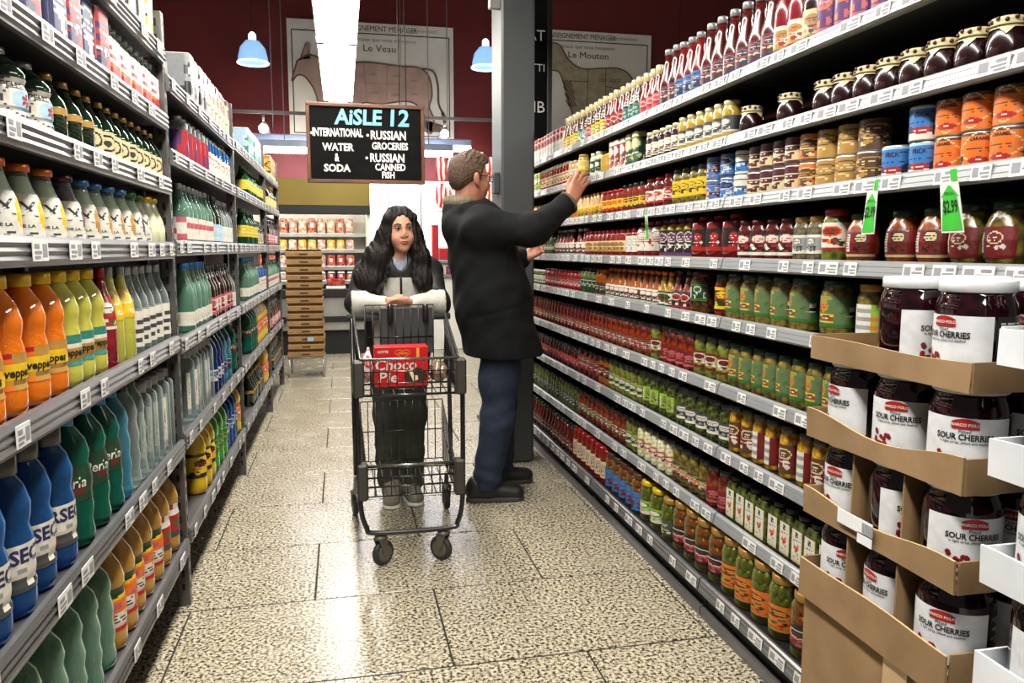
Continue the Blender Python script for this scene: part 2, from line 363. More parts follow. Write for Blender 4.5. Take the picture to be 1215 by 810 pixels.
# dark menu board behind the pillar
t = thing('menu_board', 'tall black menu board with white lettering beside the pillar', 'sign', (1.5, 6.3, 1.9))
MB().box((1.30, 6.3, 2.18), (1.66, 6.34, 4.6), BOARD).build('board', t)
MB().box((1.66, 6.28, 2.16), (1.70, 6.36, 4.6), BLACKM, .004).build('frame', t)
for s_, z, sz in (('AT', 2.98, .12), ('PATTI', 2.73, .085), ('MB', 2.42, .13)): MB().text(s_, sz, CHALK, flat((1.645, 6.296, z), (1, 0, 0), (0, 0, 1)), align='RIGHT').build('lettering', t)
MB().tube([(1.5, 6.32, 4.6), (1.5, 6.32, 5.6)], .008, BLACKM).build('suspension_wire', t)
# ------------------------------------------------------------ shelving
ALU = mat('brushed_rail', '747476', .34, metal=.7, noise=4, col2='868688', stretch=(60, 1, 60))
RAILW = mat('white_price_rail', 'a2a5a6', .3, metal=.35, noise=3, col2='93979a')
DKSH = mat('dark_shelf_steel', '26262a', .45, metal=.4, noise=4); BLK = mat('black_panel', '0c0c0d', .6, noise=3)
POST = mat('upright_steel', '6e6c6a', .35, metal=.8, noise=9); SLOT = mat('slot_dark', '0d0d0d', .9)
GSH = mat('grey_shelf_steel', '5c5a5e', .4, metal=.5, noise=4); TAGM = mat('price_tag_paper', 'e0e0dc', .5, noise=50, col2='cfcfcb')
TAGK = mat('price_tag_print', '8a8a90', .7)
def tag_mesh(h, wd, s):
    """A price tag facing the aisle: s = +1 faces +x, -1 faces -x."""
    m = MB(); m.box((-.001, -wd / 2, -h / 2), (.001, wd / 2, h / 2), TAGM)
    x = .0016 * s
    for y0, y1, z0, z1 in ((-.42, -.1, .1, .3), (-.42, .05, -.15, -.02), (.12, .42, -.3, .3), (-.42, -.05, -.38, -.25)): m.box((min(x, 0), y0 * wd, z0 * h), (max(x, 0), y1 * wd, z1 * h), TAGK)
    return m.mesh('price_tag')
TAG_R = [tag_mesh(.032, w_, -1) for w_ in (.05, .065, .08)]; TAG_L = [tag_mesh(.04, w_, 1) for w_ in (.05, .06, .075)]
XR, XB, XRB = 1.24, 1.19, 1.70         # right rails, right base deck, right back panel
XL, XLB = -.56, -1.06
R_Z = [1.827, 1.63, 1.43, 1.23, 1.032, .807, .586, .35, .115]
R_Y = [1.17, 2.39, 3.60, 4.82, 6.0]
names = ['nearest', 'second', 'third', 'farthest']
for b in range(4):
    y0, y1 = R_Y[b] + .004, R_Y[b + 1] - .004
    t = thing('shelving_bay', f'{names[b]} bay of dark jar shelving with white price rails', 'shelving', (XR + .2, (y0 + y1) / 2, 0), 'jar shelving bays')
    MB().box((XRB, y0, .03), (XRB + .03, y1, 1.80), BLK).build('back_panel', t)
    for yy in ((y0 + .012,) if b else (y0 + .012,)): MB().box((XRB - .05, yy - .012, 0), (XRB, yy + .018, 1.95), BLK).build('upright', t)
    if b == 3: MB().box((XR - .02, y1, 0), (XRB + .03, y1 + .02, 1.85), BLK).build('end_panel', t)
    if b == 0: MB().box((XR + .005, y0 - .02, 1.27), (XR + .06, y0 - .004, 1.95), BLK).build('end_post', t)
    for l, z in enumerate(R_Z):
        base = l == 8; xf = XB if base else XR
        sh = MB().box((xf + .012, y0, z - .015), (XRB, y1, z + .010), DKSH); sh = sh.build('shelf', t)
        r = MB(); h = .026 if base else .021
        pr = [(xf + .014, z - h), (xf - .002, z - h), (xf - .008, z - h + .006), (xf, z + h - .004), (xf + .006, z + h), (xf + .014, z + h)]
        n = len(pr); r.add([(x, y, q) for y in (y0, y1) for x, q in pr], [(i, i + 1, n + i + 1, n + i) for i in range(n - 1)] + [tuple(range(n)), tuple(range(2 * n - 1, n - 1, -1))], ALU if base else RAILW)
        for q in (.3, .75): r.box((xf - .0085 + .007 * q, y0, z - h + .006 + q * 2 * (h - .006)), (xf, y1, z - h + .0075 + q * 2 * (h - .006)), TAGK)
        r.build('price_rail', sh)
        if base:
            k = MB().box((XB + .03, y0, 0), (XB + .05, y1, z - .02), BLK).box((XB + .004, y0, .0), (XB + .03, y1, .035), ALU); k.build('kick_plate', sh)
        yy = y0 + .05
        while yy < y1 - .05:
            g = ob('price_tag', TAG_R[rng.randrange(3)], sh, (xf - .0065, yy, z)); g.rotation_euler = (0, .1, 0)
            yy += rng.choice((.09, .12, .16, .22, .1))
L_Y = [1.2, 2.87, 4.54, 6.30, 7.55]
L_Z = [[1.92, 1.70, 1.49, 1.277, .957, .589, .229], [1.84, 1.595, 1.285, .941, .597, .25], [1.85, 1.597, 1.285, .941, .60, .26], [1.85, 1.60, 1.285, .941, .60, .26]]
for b in range(4):
    y0, y1 = L_Y[b] + .02, L_Y[b + 1] - .02
    t = thing('shelving_bay', f'{names[b]} bay of grey steel drinks shelving with perforated uprights', 'shelving', (XL - .2, (y0 + y1) / 2, 0), 'drinks shelving bays')
    MB().box((XLB - .02, y0, .1), (XLB, y1, 2.05), BLK).build('back_panel', t)
    for yy in ([L_Y[0], L_Y[1]] if b == 0 else [L_Y[b + 1]]):
        p = MB().box((XL - .05, yy - .016, 0), (XL - .006, yy + .016, 2.06), POST, .003).build('upright', t)
        s_ = MB()
        for k in range(40): s_.box((XL - .032, yy - .0168, .06 + k * .05), (XL - .022, yy - .0155, .085 + k * .05), SLOT).box((XL - .0065, yy - .005, .06 + k * .05), (XL - .0055, yy + .005, .085 + k * .05), SLOT)
        s_.build('slot_row', p, kind='stuff')
        MB().box((XLB - .01, yy - .016, 0), (XLB + .035, yy + .016, 2.06), POST, .003).build('upright', t)
    for z in L_Z[b]:
        sh = MB().box((XLB, y0, z - .012), (XL - .012, y1, z + .012), GSH).build('shelf', t)
        r = MB(); h = .03
        pr = [(XL - .014, z - h), (XL, z - h)] + [(XL + (.004 if k % 2 else 0), z - h + .005 + k * .0078) for k in range(7)] + [(XL - .002, z + h - .004), (XL - .014, z + h - .004)]
        n = len(pr); r.add([(x, y, q) for y in (y0, y1) for x, q in pr], [(i + 1, i, n + i, n + i + 1) for i in range(n - 1)] + [tuple(range(n - 1, -1, -1)), tuple(range(n, 2 * n))], ALU)
        r.build('price_rail', sh)
        yy = y0 + .06
        while yy < y1 - .05:
            ob('price_tag', TAG_L[rng.randrange(3)], sh, (XL + .0065, yy, z)); yy += rng.choice((.14, .2, .26, .34))

# ------------------------------------------------------------ goods: containers turned from profiles, printed labels wrapped around them
def glossy(n, c, c2=None, **k): return mat(n, c, k.pop('rough', .2), col2=c2, coat=k.pop('coat', .4), noise=k.pop('noise', 30), **k)
BODY = dict(
    ketchup=glossy('tomato_sauce', '430c08', '58120c'), sauce=glossy('red_sauce', '66100c', '7c1812'), jam=glossy('dark_jam', '16050a', '2a080c', noise=50), mustard=glossy('mustard', 'b79a3e', '9c7c28'),
    pickle=glossy('pickles_in_brine', '3a4012', '6a6e2c', kind='voronoi', noise=45, bump=.6), dpickle=glossy('dark_pickles', '2a3010', '56602a', kind='voronoi', noise=50, bump=.6),
    tomato=glossy('tomatoes_in_brine', '86300f', '43100a', kind='voronoi', noise=42, bump=.6), orange=glossy('orange_relish', '9c5216', '74340e', noise=60), brown=glossy('brown_relish', '5a3414', '2f1a0c', kind='voronoi', noise=70, bump=.4),
    garlic=glossy('garlic_in_brine', 'd8d4b4', '9a9a6a', kind='voronoi', noise=60, bump=.5), yellow=glossy('yellow_pickles', 'c79a2c', '7d5a1a', kind='voronoi', noise=55, bump=.5), olive=glossy('olives_in_brine', '7a6a2c', '463c16', kind='voronoi', noise=48, bump=.5),
    grey=glossy('grey_brown_preserve', '6a6350', '46402f', kind='voronoi', noise=80, bump=.3), dark=glossy('dark_preserve', '241512', '47241a', kind='voronoi', noise=70, bump=.3), tan=glossy('tan_sauce', 'b5895a', 'c79d6c'),
    tin=mat('tin_plate', 'b8b8b4', .3, metal=.8), card=mat('printed_card', 'e8e2d4', .6),
    clear=mat('clear_glass', 'e2ecea', .05, clear=.90), green=mat('green_glass', '2e6e48', .05, clear=.72), dgreen=mat('dark_green_glass', '0f2a16', .05, clear=.35, coat=1), pale=mat('pale_green_glass', '8fc0a8', .06, clear=.72, coat=.6),
    blue=mat('blue_plastic', '3a7cc8', .05, clear=.78), navy=mat('navy_plastic', '16306e', .06, clear=.45), teal=mat('teal_plastic', '1d7a64', .06, clear=.62), lblue=mat('light_blue_plastic', '6fc0da', .06, clear=.78),
    orang=mat('orange_soda', 'f08010', .06, clear=.32, coat=1, noise=6, col2='e06c08'), lime=mat('lemon_soda', 'cfcc5a', .06, clear=.32, coat=1, noise=6, col2='c0bc48'), redsoda=glossy('red_soda', '6a0e1a', '8a1826'), amber=mat('amber_juice', 'd9a648', .06, clear=.45, coat=1), yelsoda=mat('yellow_soda', 'e2bf10', .06, clear=.3, coat=1, col2='d8b010'), grsoda=mat('green_soda', '4fae3a', .06, clear=.4, coat=1),
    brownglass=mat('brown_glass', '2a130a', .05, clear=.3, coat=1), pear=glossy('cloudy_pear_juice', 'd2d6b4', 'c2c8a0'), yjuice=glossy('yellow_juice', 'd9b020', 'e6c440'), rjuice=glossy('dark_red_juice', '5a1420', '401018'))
def prof(kind, r, h):
    T = dict(
        jar=[(.85, 0), (.97, .025), (1, .06), (1, .72), (.97, .79), (.83, .86), (.82, .9)], bulb=[(.66, 0), (.8, .03), (.95, .2), (1, .42), (.93, .62), (.76, .78), (.62, .85), (.6, .9)],
        sauce=[(.92, 0), (1, .03), (1, .40), (.93, .47), (.66, .62), (.52, .76), (.44, .9)], wine=[(.9, 0), (1, .03), (1, .52), (.9, .62), (.58, .74), (.4, .84), (.35, .93)],
        pet=[(.66, 0), (.92, .02), (1, .07), (1, .2), (.94, .23), (1, .27), (1, .48), (.9, .55), (.98, .62), (1, .68), (.82, .79), (.46, .89), (.37, .93)], can=[(.96, 0), (1, .02), (1, .97), (.96, 1)],
        drop=[(.85, 0), (1, .06), (1, .36), (.86, .54), (.6, .72), (.46, .84), (.44, .9)], cyl=[(.92, 0), (1, .02), (1, .82), (.9, .86), (.5, .9), (.5, .93)], squeeze=[(.85, 0), (1, .04), (.96, .4), (1, .7), (.8, .82), (.5, .88)],
        jam=[(.62, 0), (.86, .06), (1, .28), (.98, .52), (.84, .7), (.72, .8), (.72, .86)], pack=[(1, 0), (1, 1)], wavy=[(.66, 0), (.95, .03), (1, .1), (.92, .2), (1, .3), (.92, .4), (1, .5), (.86, .62), (.95, .7), (.8, .8), (.4, .9), (.37, .93)])
    return [(r * a, h * b) for a, b in T[kind]]
def rad(pf, z):
    for (a, p), (b, q) in zip(pf, pf[1:]):
        if p <= z <= q: return a + (b - a) * (z - p) / max(q - p, 1e-6)
    return pf[-1][0]
class Ras:
    """A small printed label: layers of colour codes on a grid, x from 0 to 1 rightwards, y from 0 to 1 downwards."""
    def __init__(s, bg, nc=30, nr=22, seed=0): s.nc, s.nr = nc, nr; s.g = [[bg] * nc for _ in range(nr)]; s.r = random.Random(seed)
    def each(s, fn):
        for i in range(s.nr):
            for j in range(s.nc):
                c = fn((j + .5) / s.nc, (i + .5) / s.nr)
                if c: s.g[i][j] = c
        return s
    def rect(s, x0, y0, x1, y1, c): return s.each(lambda x, y: c if x0 <= x < x1 and y0 <= y < y1 else None)
    def ell(s, cx, cy, rx, ry, c): return s.each(lambda x, y: c if ((x - cx) / rx) ** 2 + ((y - cy) / ry) ** 2 < 1 else None)
    def blobs(s, x0, y0, x1, y1, n, cs, r=.05):
        for _ in range(n): s.ell(s.r.uniform(x0, x1), s.r.uniform(y0, y1), r * s.r.uniform(.7, 1.3) * .8, r * s.r.uniform(.7, 1.3), s.r.choice(cs))
        return s
    def line(s, x0, x1, y, c, p=.7):
        i = int(y * s.nr)
        for j in range(int(x0 * s.nc), int(x1 * s.nc)):
            if s.r.random() < p: s.g[i][j] = c
        return s
    def listing(s, x0, y0, x1, y1, c, ink):
        s.rect(x0, y0, x1, y1, c)
        for i in range(int(y0 * s.nr) + 1, int(y1 * s.nr) - 1, 2): s.line(x0 + .02, x1 - .02, (i + .5) / s.nr, ink, .6)
        return s
def design(cols, seed):
    """Printed label from four colours: ground, band, emblem, lettering."""
    g, b_, e, x = (cols + cols[-1] * 4)[:4]; R_ = Ras(g, seed=seed); q = R_.r; cx = .5 + q.uniform(-.05, .05); et = q.uniform(.30, .40)
    if q.random() < .6: R_.rect(0, 0, 1, .12, b_)
    R_.rect(0, .86 + q.uniform(-.06, .06), 1, 1, b_)
    R_.blobs(cx - .22, .58, cx + .22, .82, 12, (e, b_, x, g), .07)
    R_.ell(cx, et, .20, .20, e).ell(cx, et, .165, .155, b_)
    R_.line(cx - .13, cx + .13, et - .02, x, .75).line(cx - .10, cx + .10, et + .07, x, .5)
    R_.line(cx - .2, cx + .2, .62, x, .55)
    if q.random() < .7: R_.listing(.03, .2, .17, .8, 'w' if g != 'w' else 'c', 'd')
    if q.random() < .6: R_.rect(.84, .5, .95, .8, 'w').each(lambda u, v: 'k' if .85 < u < .94 and .53 < v < .76 and int(u * 60) % 2 else None)
    return R_.g
def wrap_label(mb, pf, z0, z1, ang, G_, p=None, off=.0009):
    nr, nc = len(G_), len(G_[0]); sub = max(1, math.ceil(ang / nc / 11))
    for i in range(nr):
        za, zb = z1 - (z1 - z0) * i / nr, z1 - (z1 - z0) * (i + 1) / nr
        ra, rb = rad(pf, za) + off, rad(pf, zb) + off; j = 0
        j = k = 0
        while k < nc:
            j = k; k += 1
            while k < nc and G_[i][k] == G_[i][j] and (k - j + 1) * ang / nc < 12: k += 1
            V = []
            for s_ in range(sub + 1):
                t_ = math.radians(ang) * ((j + (k - j) * s_ / sub) / nc - .5); q = 1 / (abs(math.cos(t_)) ** p + abs(math.sin(t_)) ** p) ** (1 / p) if p else 1
                V += [(rb * q * math.cos(t_), rb * q * math.sin(t_), zb), (ra * q * math.cos(t_), ra * q * math.sin(t_), za)]
            mb.add(V, [(2 * s_, 2 * s_ + 2, 2 * s_ + 3, 2 * s_ + 1) for s_ in range(sub)], pal(G_[i][j]), True)
def on_can(r, z0, a0=0.): return lambda x, y: ((r + .0012) * math.cos(a0 + x / r), (r + .0012) * math.sin(a0 + x / r), z0 + y)

KIND = {}
def K(code, name, cat, desc, shape, r, h, body, lid=None, label=None, lidr=None, p=None, extra=None, lidz=None, n=24):
    """One kind of goods: name, category, description, profile, radius, height, contents, lid colour, label (from, to, degrees, colours)."""
    pf = prof(shape, r, h); parts = []
    m = MB(); m.lathe(pf, BODY[body], 40 if p else n, p=p); parts.append((name, m.mesh(name)))
    if lid:
        top = pf[-1][0] if lidr is None else lidr * r; z = h * (lidz or .87 if shape in ('jar', 'bulb') else lidz or .9)
        l = MB(); l.lathe([(top * 1.0, z), (top * 1.06, z + .001), (top * 1.06, h - .003), (top * .97, h)], lidm(lid), n); parts.append(('lid', l.mesh('lid')))
    if label:
        z0, z1, ang, cols = label; l = MB(); wrap_label(l, pf, z0 * h, z1 * h, ang, design(cols, code) if isinstance(cols, str) and len(cols) < 8 else cols if isinstance(cols, list) else cols.split('/'), p); parts.append(('printed_label', l.mesh('printed_label')))
    if extra: parts += extra(pf, r, h)
    KIND[code] = dict(name=name, cat=cat, desc=desc, r=r, h=h, parts=parts, group=None)
def cloth_lid(ch, dots):
    def f(pf, r, h):
        m = MB(); m.lathe([(.98 * r, .80 * h), (.80 * r, .86 * h), (.84 * r, .9 * h), (.84 * r, .97 * h), (.6 * r, h)], pal(ch), 18)
        V = []; n = 16
        for i in range(n): a = 2 * PI * i / n; q = .98 if i % 4 else 1.12; V += [(.80 * r * math.cos(a), .80 * r * math.sin(a), .865 * h), (q * .92 * r * math.cos(a), q * .92 * r * math.sin(a), (.74 if i % 4 else .60) * h)]
        m.add(V, [(2 * i, 2 * i + 1, (2 * i + 3) % (2 * n), (2 * i + 2) % (2 * n)) for i in range(n)], pal(ch), True)
        if dots:
            for i in range(12): a = 2 * PI * i / 12; m.ball((.84 * r * math.cos(a), .84 * r * math.sin(a), (.94 if i % 2 else .9) * h), (.005, .005, .005), pal('m'), 6)
        return [('cloth_cover', m.mesh('cloth_cover'))]
    return f
def words(*rows):
    """Lettering on the label: (text, size, height fraction, angle, colour, bold, stretch)."""
    def f(pf, r, h):
        out = []
        for s_, sz, zf, a0, c, b_, sx in rows:
            m = MB(); m.text(s_, sz, pal(c), (lambda x, y, zf=zf, a0=a0: on_can(rad(pf, zf * h + y) + .0004, zf * h + y, a0 + x / rad(pf, zf * h) - x / rad(pf, zf * h + y))(x, 0)), b_, .12 if sx < 0 else 0, sx=abs(sx)); out.append(('lettering', m.mesh('lettering')))
        return out
    return f
def lumps(n_, size, m_, z0, z1, seed, core=None):
    def f(pf, r, h):
        out = []; q = random.Random(seed); me = MB().ball((0, 0, 0), size, MATS[m_], 10).mesh('fruit')
        return [('fruit', me, [((r - size[0] * 1.15) * math.cos(a), (r - size[0] * 1.15) * math.sin(a), z, q.uniform(-.5, .5)) for k in range(n_) for a, z in [(2 * PI * k / (n_ / 4) + (k // (n_ // 4)) * .5, h * (z0 + (z1 - z0) * (k // (n_ // 4)) / 3.0))]])]
    return f
mat('whole_tomato', 'b83a10', .2, coat=1, col2='a02808'); mat('whole_gherkin', '5e6a1a', .3, coat=1, col2='7d8a34', noise=50, bump=.3)
BODY['brine'] = mat('brine_glass', 'c6c88a', .04, clear=.95); BODY['dbrine'] = mat('dark_brine', '3a1a0c', .2, coat=1)
J = ('jar', 'jar')
# right side ---------------------------------------------------------------------------------------------------------
for c_, d_, cols in (('kcy', 'yellow', 'yykw'), ('kct', 'teal', 'ttww'), ('kcp', 'pink', 'ppwk'), ('kcr', 'red', 'rrwk'), ('kcg', 'green', 'ttGw'), ('kcs', 'scarlet', 'rpwr')):
    K(c_, 'sauce_bottle', 'bottle', f'brown sauce bottle, {d_} label, cream top', 'sauce', .030, .19, 'brown' if c_ not in ('kcs', 'kcr') else 'sauce', 'c', (.1, .40, 220, cols), .5, lidz=.8)
K('kt', 'ketchup_bottle', 'bottle', 'tall glass ketchup bottle with pale lid', 'sauce', .035, .235, 'ketchup', 's', (.1, .38, 230, 'mnpc'), .46)
K('ktb', 'ketchup_bottle', 'bottle', 'tall ketchup bottle with blue label', 'sauce', .033, .225, 'sauce', 's', (.1, .38, 230, 'nbmc'), .46)
K('rr', 'syrup_bottle', 'bottle', 'dark red syrup bottle with pale label', 'wine', .035, .25, 'redsoda', 'r', (.1, .36, 220, 'waar'))
K('jd', 'preserve_jar', 'jar', 'tall dark preserve jar with cream label', 'jar', .036, .16, 'jam', 'm', (.15, .6, 220, 'caav'))
K('pu', 'dessert_sauce', 'bottle', 'purple labelled sauce bottle', 'sauce', .032, .22, 'jam', 'v', (.08, .6, 240, 'vpov'))
K('gpk', 'snack_pack', 'packet', 'small green and white snack packet', 'pack', .028, .13, 'card', None, (.02, .98, 300, 'lwgy'), p=6)
K('rj', 'relish_jar', 'jar', 'red relish jar with white cap', 'jar', .03, .14, 'sauce', 'c', (.2, .6, 220, 'rcRc'))
K('cj', 'relish_jar', 'jar', 'cream labelled relish jar', 'jar', .032, .13, 'tan', 'c', (.2, .62, 220, 'cwrk'))
K('gw', 'horseradish_jar', 'jar', 'white horseradish jar with green label', 'jar', .033, .13, 'garlic', 'w', (.15, .68, 240, 'Gwgw'))
K('ys', 'mustard_jar', 'jar', 'small plain mustard jar', 'jar', .022, .10, 'mustard', 'y')
K('rbx', 'soup_packet', 'packet', 'red and white soup packet', 'pack', .032, .145, 'card', None, (.02, .98, 330, 'Rwrw'), p=6)
K('gbx', 'soup_packet', 'packet', 'green soup packet', 'pack', .032, .15, 'card', None, (.02, .98, 330, 'Gcgw'), p=6)
K('dj', 'chutney_jar', 'jar', 'dark red chutney jar with cream lid', 'jar', .029, .125, 'dark', 'c', (.2, .62, 230, 'mwcw'))
K('mu', 'mustard_jar', 'jar', 'mustard jar with grey label', 'jar', .031, .135, 'mustard', 'c', (.22, .62, 230, 'dwsw'))
K('jam', 'jam_jar', 'jar', 'round dark jam jar, dotted cloth lid', 'jam', .038, .095, 'jam', None, None, extra=cloth_lid('c', True))
K('tb', 'dressing_bottle', 'bottle', 'tan dressing bottle with green label', 'sauce', .028, .125, 'tan', 'a', (.05, .5, 240, 'gyoG'))
K('ryl', 'pepper_paste', 'jar', 'red paste jar, yellow label, red lid', 'jar', .033, .12, 'sauce', 'r', (.2, .62, 240, 'yroy'))
K('dgl', 'pepper_paste', 'jar', 'red paste jar, yellow label, green lid', 'jar', .033, .13, 'sauce', 'G', (.2, .6, 240, 'yGoy'))
K('brj', 'pepper_jar', 'jar', 'wide red pepper jar, white label', 'jar', .044, .135, 'ketchup', 'r', (.22, .6, 200, 'wrow'))
K('rwj', 'pepper_jar', 'jar', 'slim red pepper jar, white label', 'jar', .034, .14, 'ketchup', 'r', (.25, .62, 200, 'wrkw'))
K('ygj', 'pickled_pepper_jar', 'jar', 'pale pepper jar with yellow label', 'jar', .034, .145, 'olive', 'd', (.25, .68, 230, 'yykk'))
def can(c_, d_, cols, r=.034, h=.082): K(c_, 'food_can', 'can', d_, 'can', r, h, 'tin', None, (.05, .95, 359, cols))
can('cnt', 'orange and blue food can', 'nboc'); can('cnb', 'blue food can with white emblem', 'bnwb'); can('cnx', 'bright blue and white can', 'bwnw', .036); can('cnw', 'cream and maroon food can', 'cmmw'); can('cno', 'orange and brown food can', 'oBca')
can('cng', 'gold food can', 'aaBc', .038, .085); can('cnd', 'dark brown food can', 'BBac', .038, .085)
CANB = Ras('b', 40, 24, 1).rect(0, 0, 1, .1, 'e').each(lambda x, y: 'n' if y > .42 + abs(((x * 2) % 1) - .5) * -.9 + .25 + .1 else None).each(lambda x, y: 'w' if y > .8 and abs(((x * 2) % 1) - .5) < .3 else None).ell(.25, .72, .10, .10, 'r').ell(.75, .72, .10, .10, 'r').line(.68, .82, .72, 'w', .8).line(.18, .32, .72, 'w', .8).line(.6, .9, .2, 'n').line(.12, .38, .2, 'n').line(.62, .88, .46, 'n', .6).line(.12, .38, .46, 'n', .6).blobs(.86, .74, .92, .9, 4, 'aBk', .05).blobs(.36, .74, .42, .9, 4, 'aBk', .05).g
CANO = Ras('o', 44, 26, 2).rect(0, 0, 1, .08, 'B').each(lambda x, y: 'c' if abs(abs(((x * 2) % 1) - .5) - (.42 - abs(y - .45) * .8)) < .012 else None).ell(.25, .76, .09, .09, 'r').ell(.75, .76, .09, .09, 'r').line(.69, .81, .76, 'w', .8).line(.19, .31, .76, 'w', .8).line(.14, .36, .44, 'B', .7).line(.64, .86, .44, 'B', .7).line(.15, .35, .53, 'B', .7).line(.65, .85, .53, 'B', .7).blobs(.42, .66, .48, .84, 5, 'kaB', .05).blobs(.92, .66, .98, .84, 5, 'kaB', .05).blobs(.54, .68, .6, .84, 4, 'kaB', .05).g
K('cmb', 'milk_can', 'can', 'light blue condensed milk can', 'can', .036, .082, 'tin', None, (.04, .96, 359, CANB), extra=words(('MILK', .014, .72, PI / 2, 'n', .0004, 1.1)))
K('cmo', 'milk_can', 'can', 'orange caramel milk can', 'can', .036, .082, 'tin', None, (.04, .96, 359, CANO), extra=words(('CARAMEL', .0095, .80, PI / 2, 'k', .0003, .9)))
K('gj', 'pickle_jar', 'jar', 'dark green pickle jar', 'jar', .033, .13, 'dpickle', 'd', (.2, .6, 220, 'cdgw'))
K('rgb', 'dressing_bottle', 'bottle', 'red dressing bottle, green label', 'sauce', .032, .15, 'tomato', 'w', (.05, .5, 230, 'Gwrw'))
K('rcap', 'tomato_passata', 'bottle', 'red passata bottle with red cap', 'cyl', .03, .13, 'sauce', 'r', (.2, .6, 220, 'caRR'), .8, lidz=.86)
K('rwl', 'tomato_passata', 'bottle', 'red passata bottle, white back label', 'cyl', .03, .13, 'sauce', 'r', (.2, .75, 220, 'wwss'), .8, lidz=.86)
K('rapl', 'ketchup_bottle', 'bottle', 'ketchup bottle with tomato on label', 'squeeze', .036, .155, 'sauce', 'r', (.2, .85, 240, 'wwrr'), .5)
K('mub', 'mustard_bottle', 'bottle', 'yellow mustard squeeze bottle, dark oval label', 'squeeze', .036, .165, 'mustard', 'v', (.1, .72, 200, 'kvcw'), .6)
K('bigr', 'ketchup_bottle', 'bottle', 'large flat red ketchup bottle', 'cyl', .055, .175, 'sauce', 'r', (.2, .7, 90, 'krrw'), .5)
K('rapj', 'tomato_paste_jar', 'jar', 'red tomato paste jar with dark label', 'jar', .036, .13, 'ketchup', 'm', (.15, .7, 240, 'kwrr'))
K('grj', 'preserve_jar', 'jar', 'grey preserve jar with gold lid', 'jar', .034, .13, 'grey', 'a', (.2, .6, 120, 'swdd'))
K('rlp', 'pickle_jar', 'jar', 'pickle jar with red lid and white label', 'jar', .037, .145, 'pickle', 'r', (.25, .75, 240, 'wroG'))
K('bulo', 'salsa_jar', 'jar', 'bulging orange salsa jar', 'bulb', .043, .13, 'orange', 'G', (.15, .68, 110, 'RckB'), 1.02 * .62)
K('bulg', 'olive_jar', 'jar', 'bulging jar of yellow olives', 'bulb', .043, .135, 'olive', 'G', (.15, .62, 110, 'RRcw'), 1.02 * .62)
K('wg', 'relish_jar', 'jar', 'small white and green relish jar', 'jar', .028, .10, 'pickle', 'w', (.2, .65, 230, 'wwgG'))
K('rpk', 'tomato_paste_jar', 'jar', 'small red paste jar, white label', 'jar', .03, .115, 'sauce', 'R', (.2, .66, 240, 'pRRw'))
K('gdb', 'dressing_bottle', 'bottle', 'dark green dressing bottle', 'cyl', .03, .135, 'dpickle', 'd', (.15, .6, 220, 'GGwg'))
K('org', 'relish_jar', 'jar', 'orange relish jar with green label', 'jar', .034, .135, 'orange', 'o', (.12, .5, 220, 'GGrw'))
K('ogl', 'sauce_bottle', 'bottle', 'orange sauce bottle with green label', 'sauce', .031, .145, 'orange', 'o', (.06, .46, 220, 'Gwrw'))
K('oyl', 'sauce_bottle', 'bottle', 'amber sauce bottle with white label', 'sauce', .033, .145, 'yellow', 'o', (.06, .46, 220, 'wGgr'))
K('rbl', 'sauce_bottle', 'bottle', 'red sauce bottle with black label', 'sauce', .034, .155, 'tomato', 'd', (.06, .5, 220, 'krwG'))
K('bigb', 'relish_jar', 'jar', 'large brown relish jar', 'jar', .052, .155, 'brown', 'm', (.3, .7, 90, 'GgwG'))
K('rgl', 'tomato_jar', 'jar', 'red tomato jar with green label', 'jar', .035, .15, 'tomato', 'G', (.2, .7, 240, 'GyrG'))
GPJ = Ras('q', 40, 26, 3).each(lambda x, y: 'z' if x < .40 and y < .55 else 'g' if x > .72 or y > .9 else None).blobs(.1, .06, .46, .5, 18, 'zqzqa', .06).ell(.24, .36, .17, .20, 'a').blobs(.12, .22, .36, .5, 16, 'aBoyr', .045).line(.1, .4, .30, 'r', .8).line(.12, .38, .35, 'r', .6).rect(.04, .58, .50, .66, 'y').line(.08, .45, .62, 'k', .6).rect(.04, .68, .50, .78, 'r').line(.08, .46, .73, 'w', .5).rect(.04, .80, .5, .86, 'y').blobs(.5, .1, .72, .8, 10, 'qgqz', .06).rect(.70, .34, .80, .66, 'w').each(lambda u, v: 'k' if .71 < u < .79 and .38 < v < .62 and int(v * 50) % 2 else None).g
K('gpj', 'pickle_jar', 'jar', 'wide pickle jar with green printed label', 'jar', .045, .155, 'olive', 'G', (.18, .72, 250, GPJ))
K('gps', 'pickle_jar', 'jar', 'slim pickle jar with green printed label', 'jar', .034, .148, 'olive', 'G', (.18, .74, 250, GPJ))
K('gpw', 'pickle_jar', 'jar', 'pickle jar with white list on green label', 'jar', .04, .15, 'olive', 'a', (.1, .66, 250, 'wwls/wslg/wwlg/wsoy/wwlg/wsog/wwlg/wsll'))
K('rt5', 'tomato_jar', 'jar', 'pickled tomato jar with red label', 'jar', .033, .145, 'tomato', 'd', (.12, .5, 230, 'RBpw'))
K('rd5', 'pepper_jar', 'jar', 'dark red pepper jar with pale print', 'jar', .033, .145, 'ketchup', 'm', (.15, .55, 230, 'Rmpc'))
K('rp5', 'tomato_jar', 'jar', 'pickled tomato jar with pink label', 'jar', .034, .15, 'tomato', 'd', (.12, .5, 230, 'RpkB'))
K('gp5', 'gherkin_jar', 'jar', 'gherkin jar with red and green label', 'jar', .035, .15, 'pickle', 'd', (.2, .6, 230, 'zRwG'))
K('dk6', 'preserve_jar', 'jar', 'small dark red preserve jar', 'jar', .032, .13, 'dark', 'd', (.2, .55, 220, 'Rrpw'))
K('br6', 'relish_jar', 'jar', 'red relish jar with brown label', 'jar', .042, .14, 'ketchup', 'd', (.2, .75, 240, 'RBpw'))
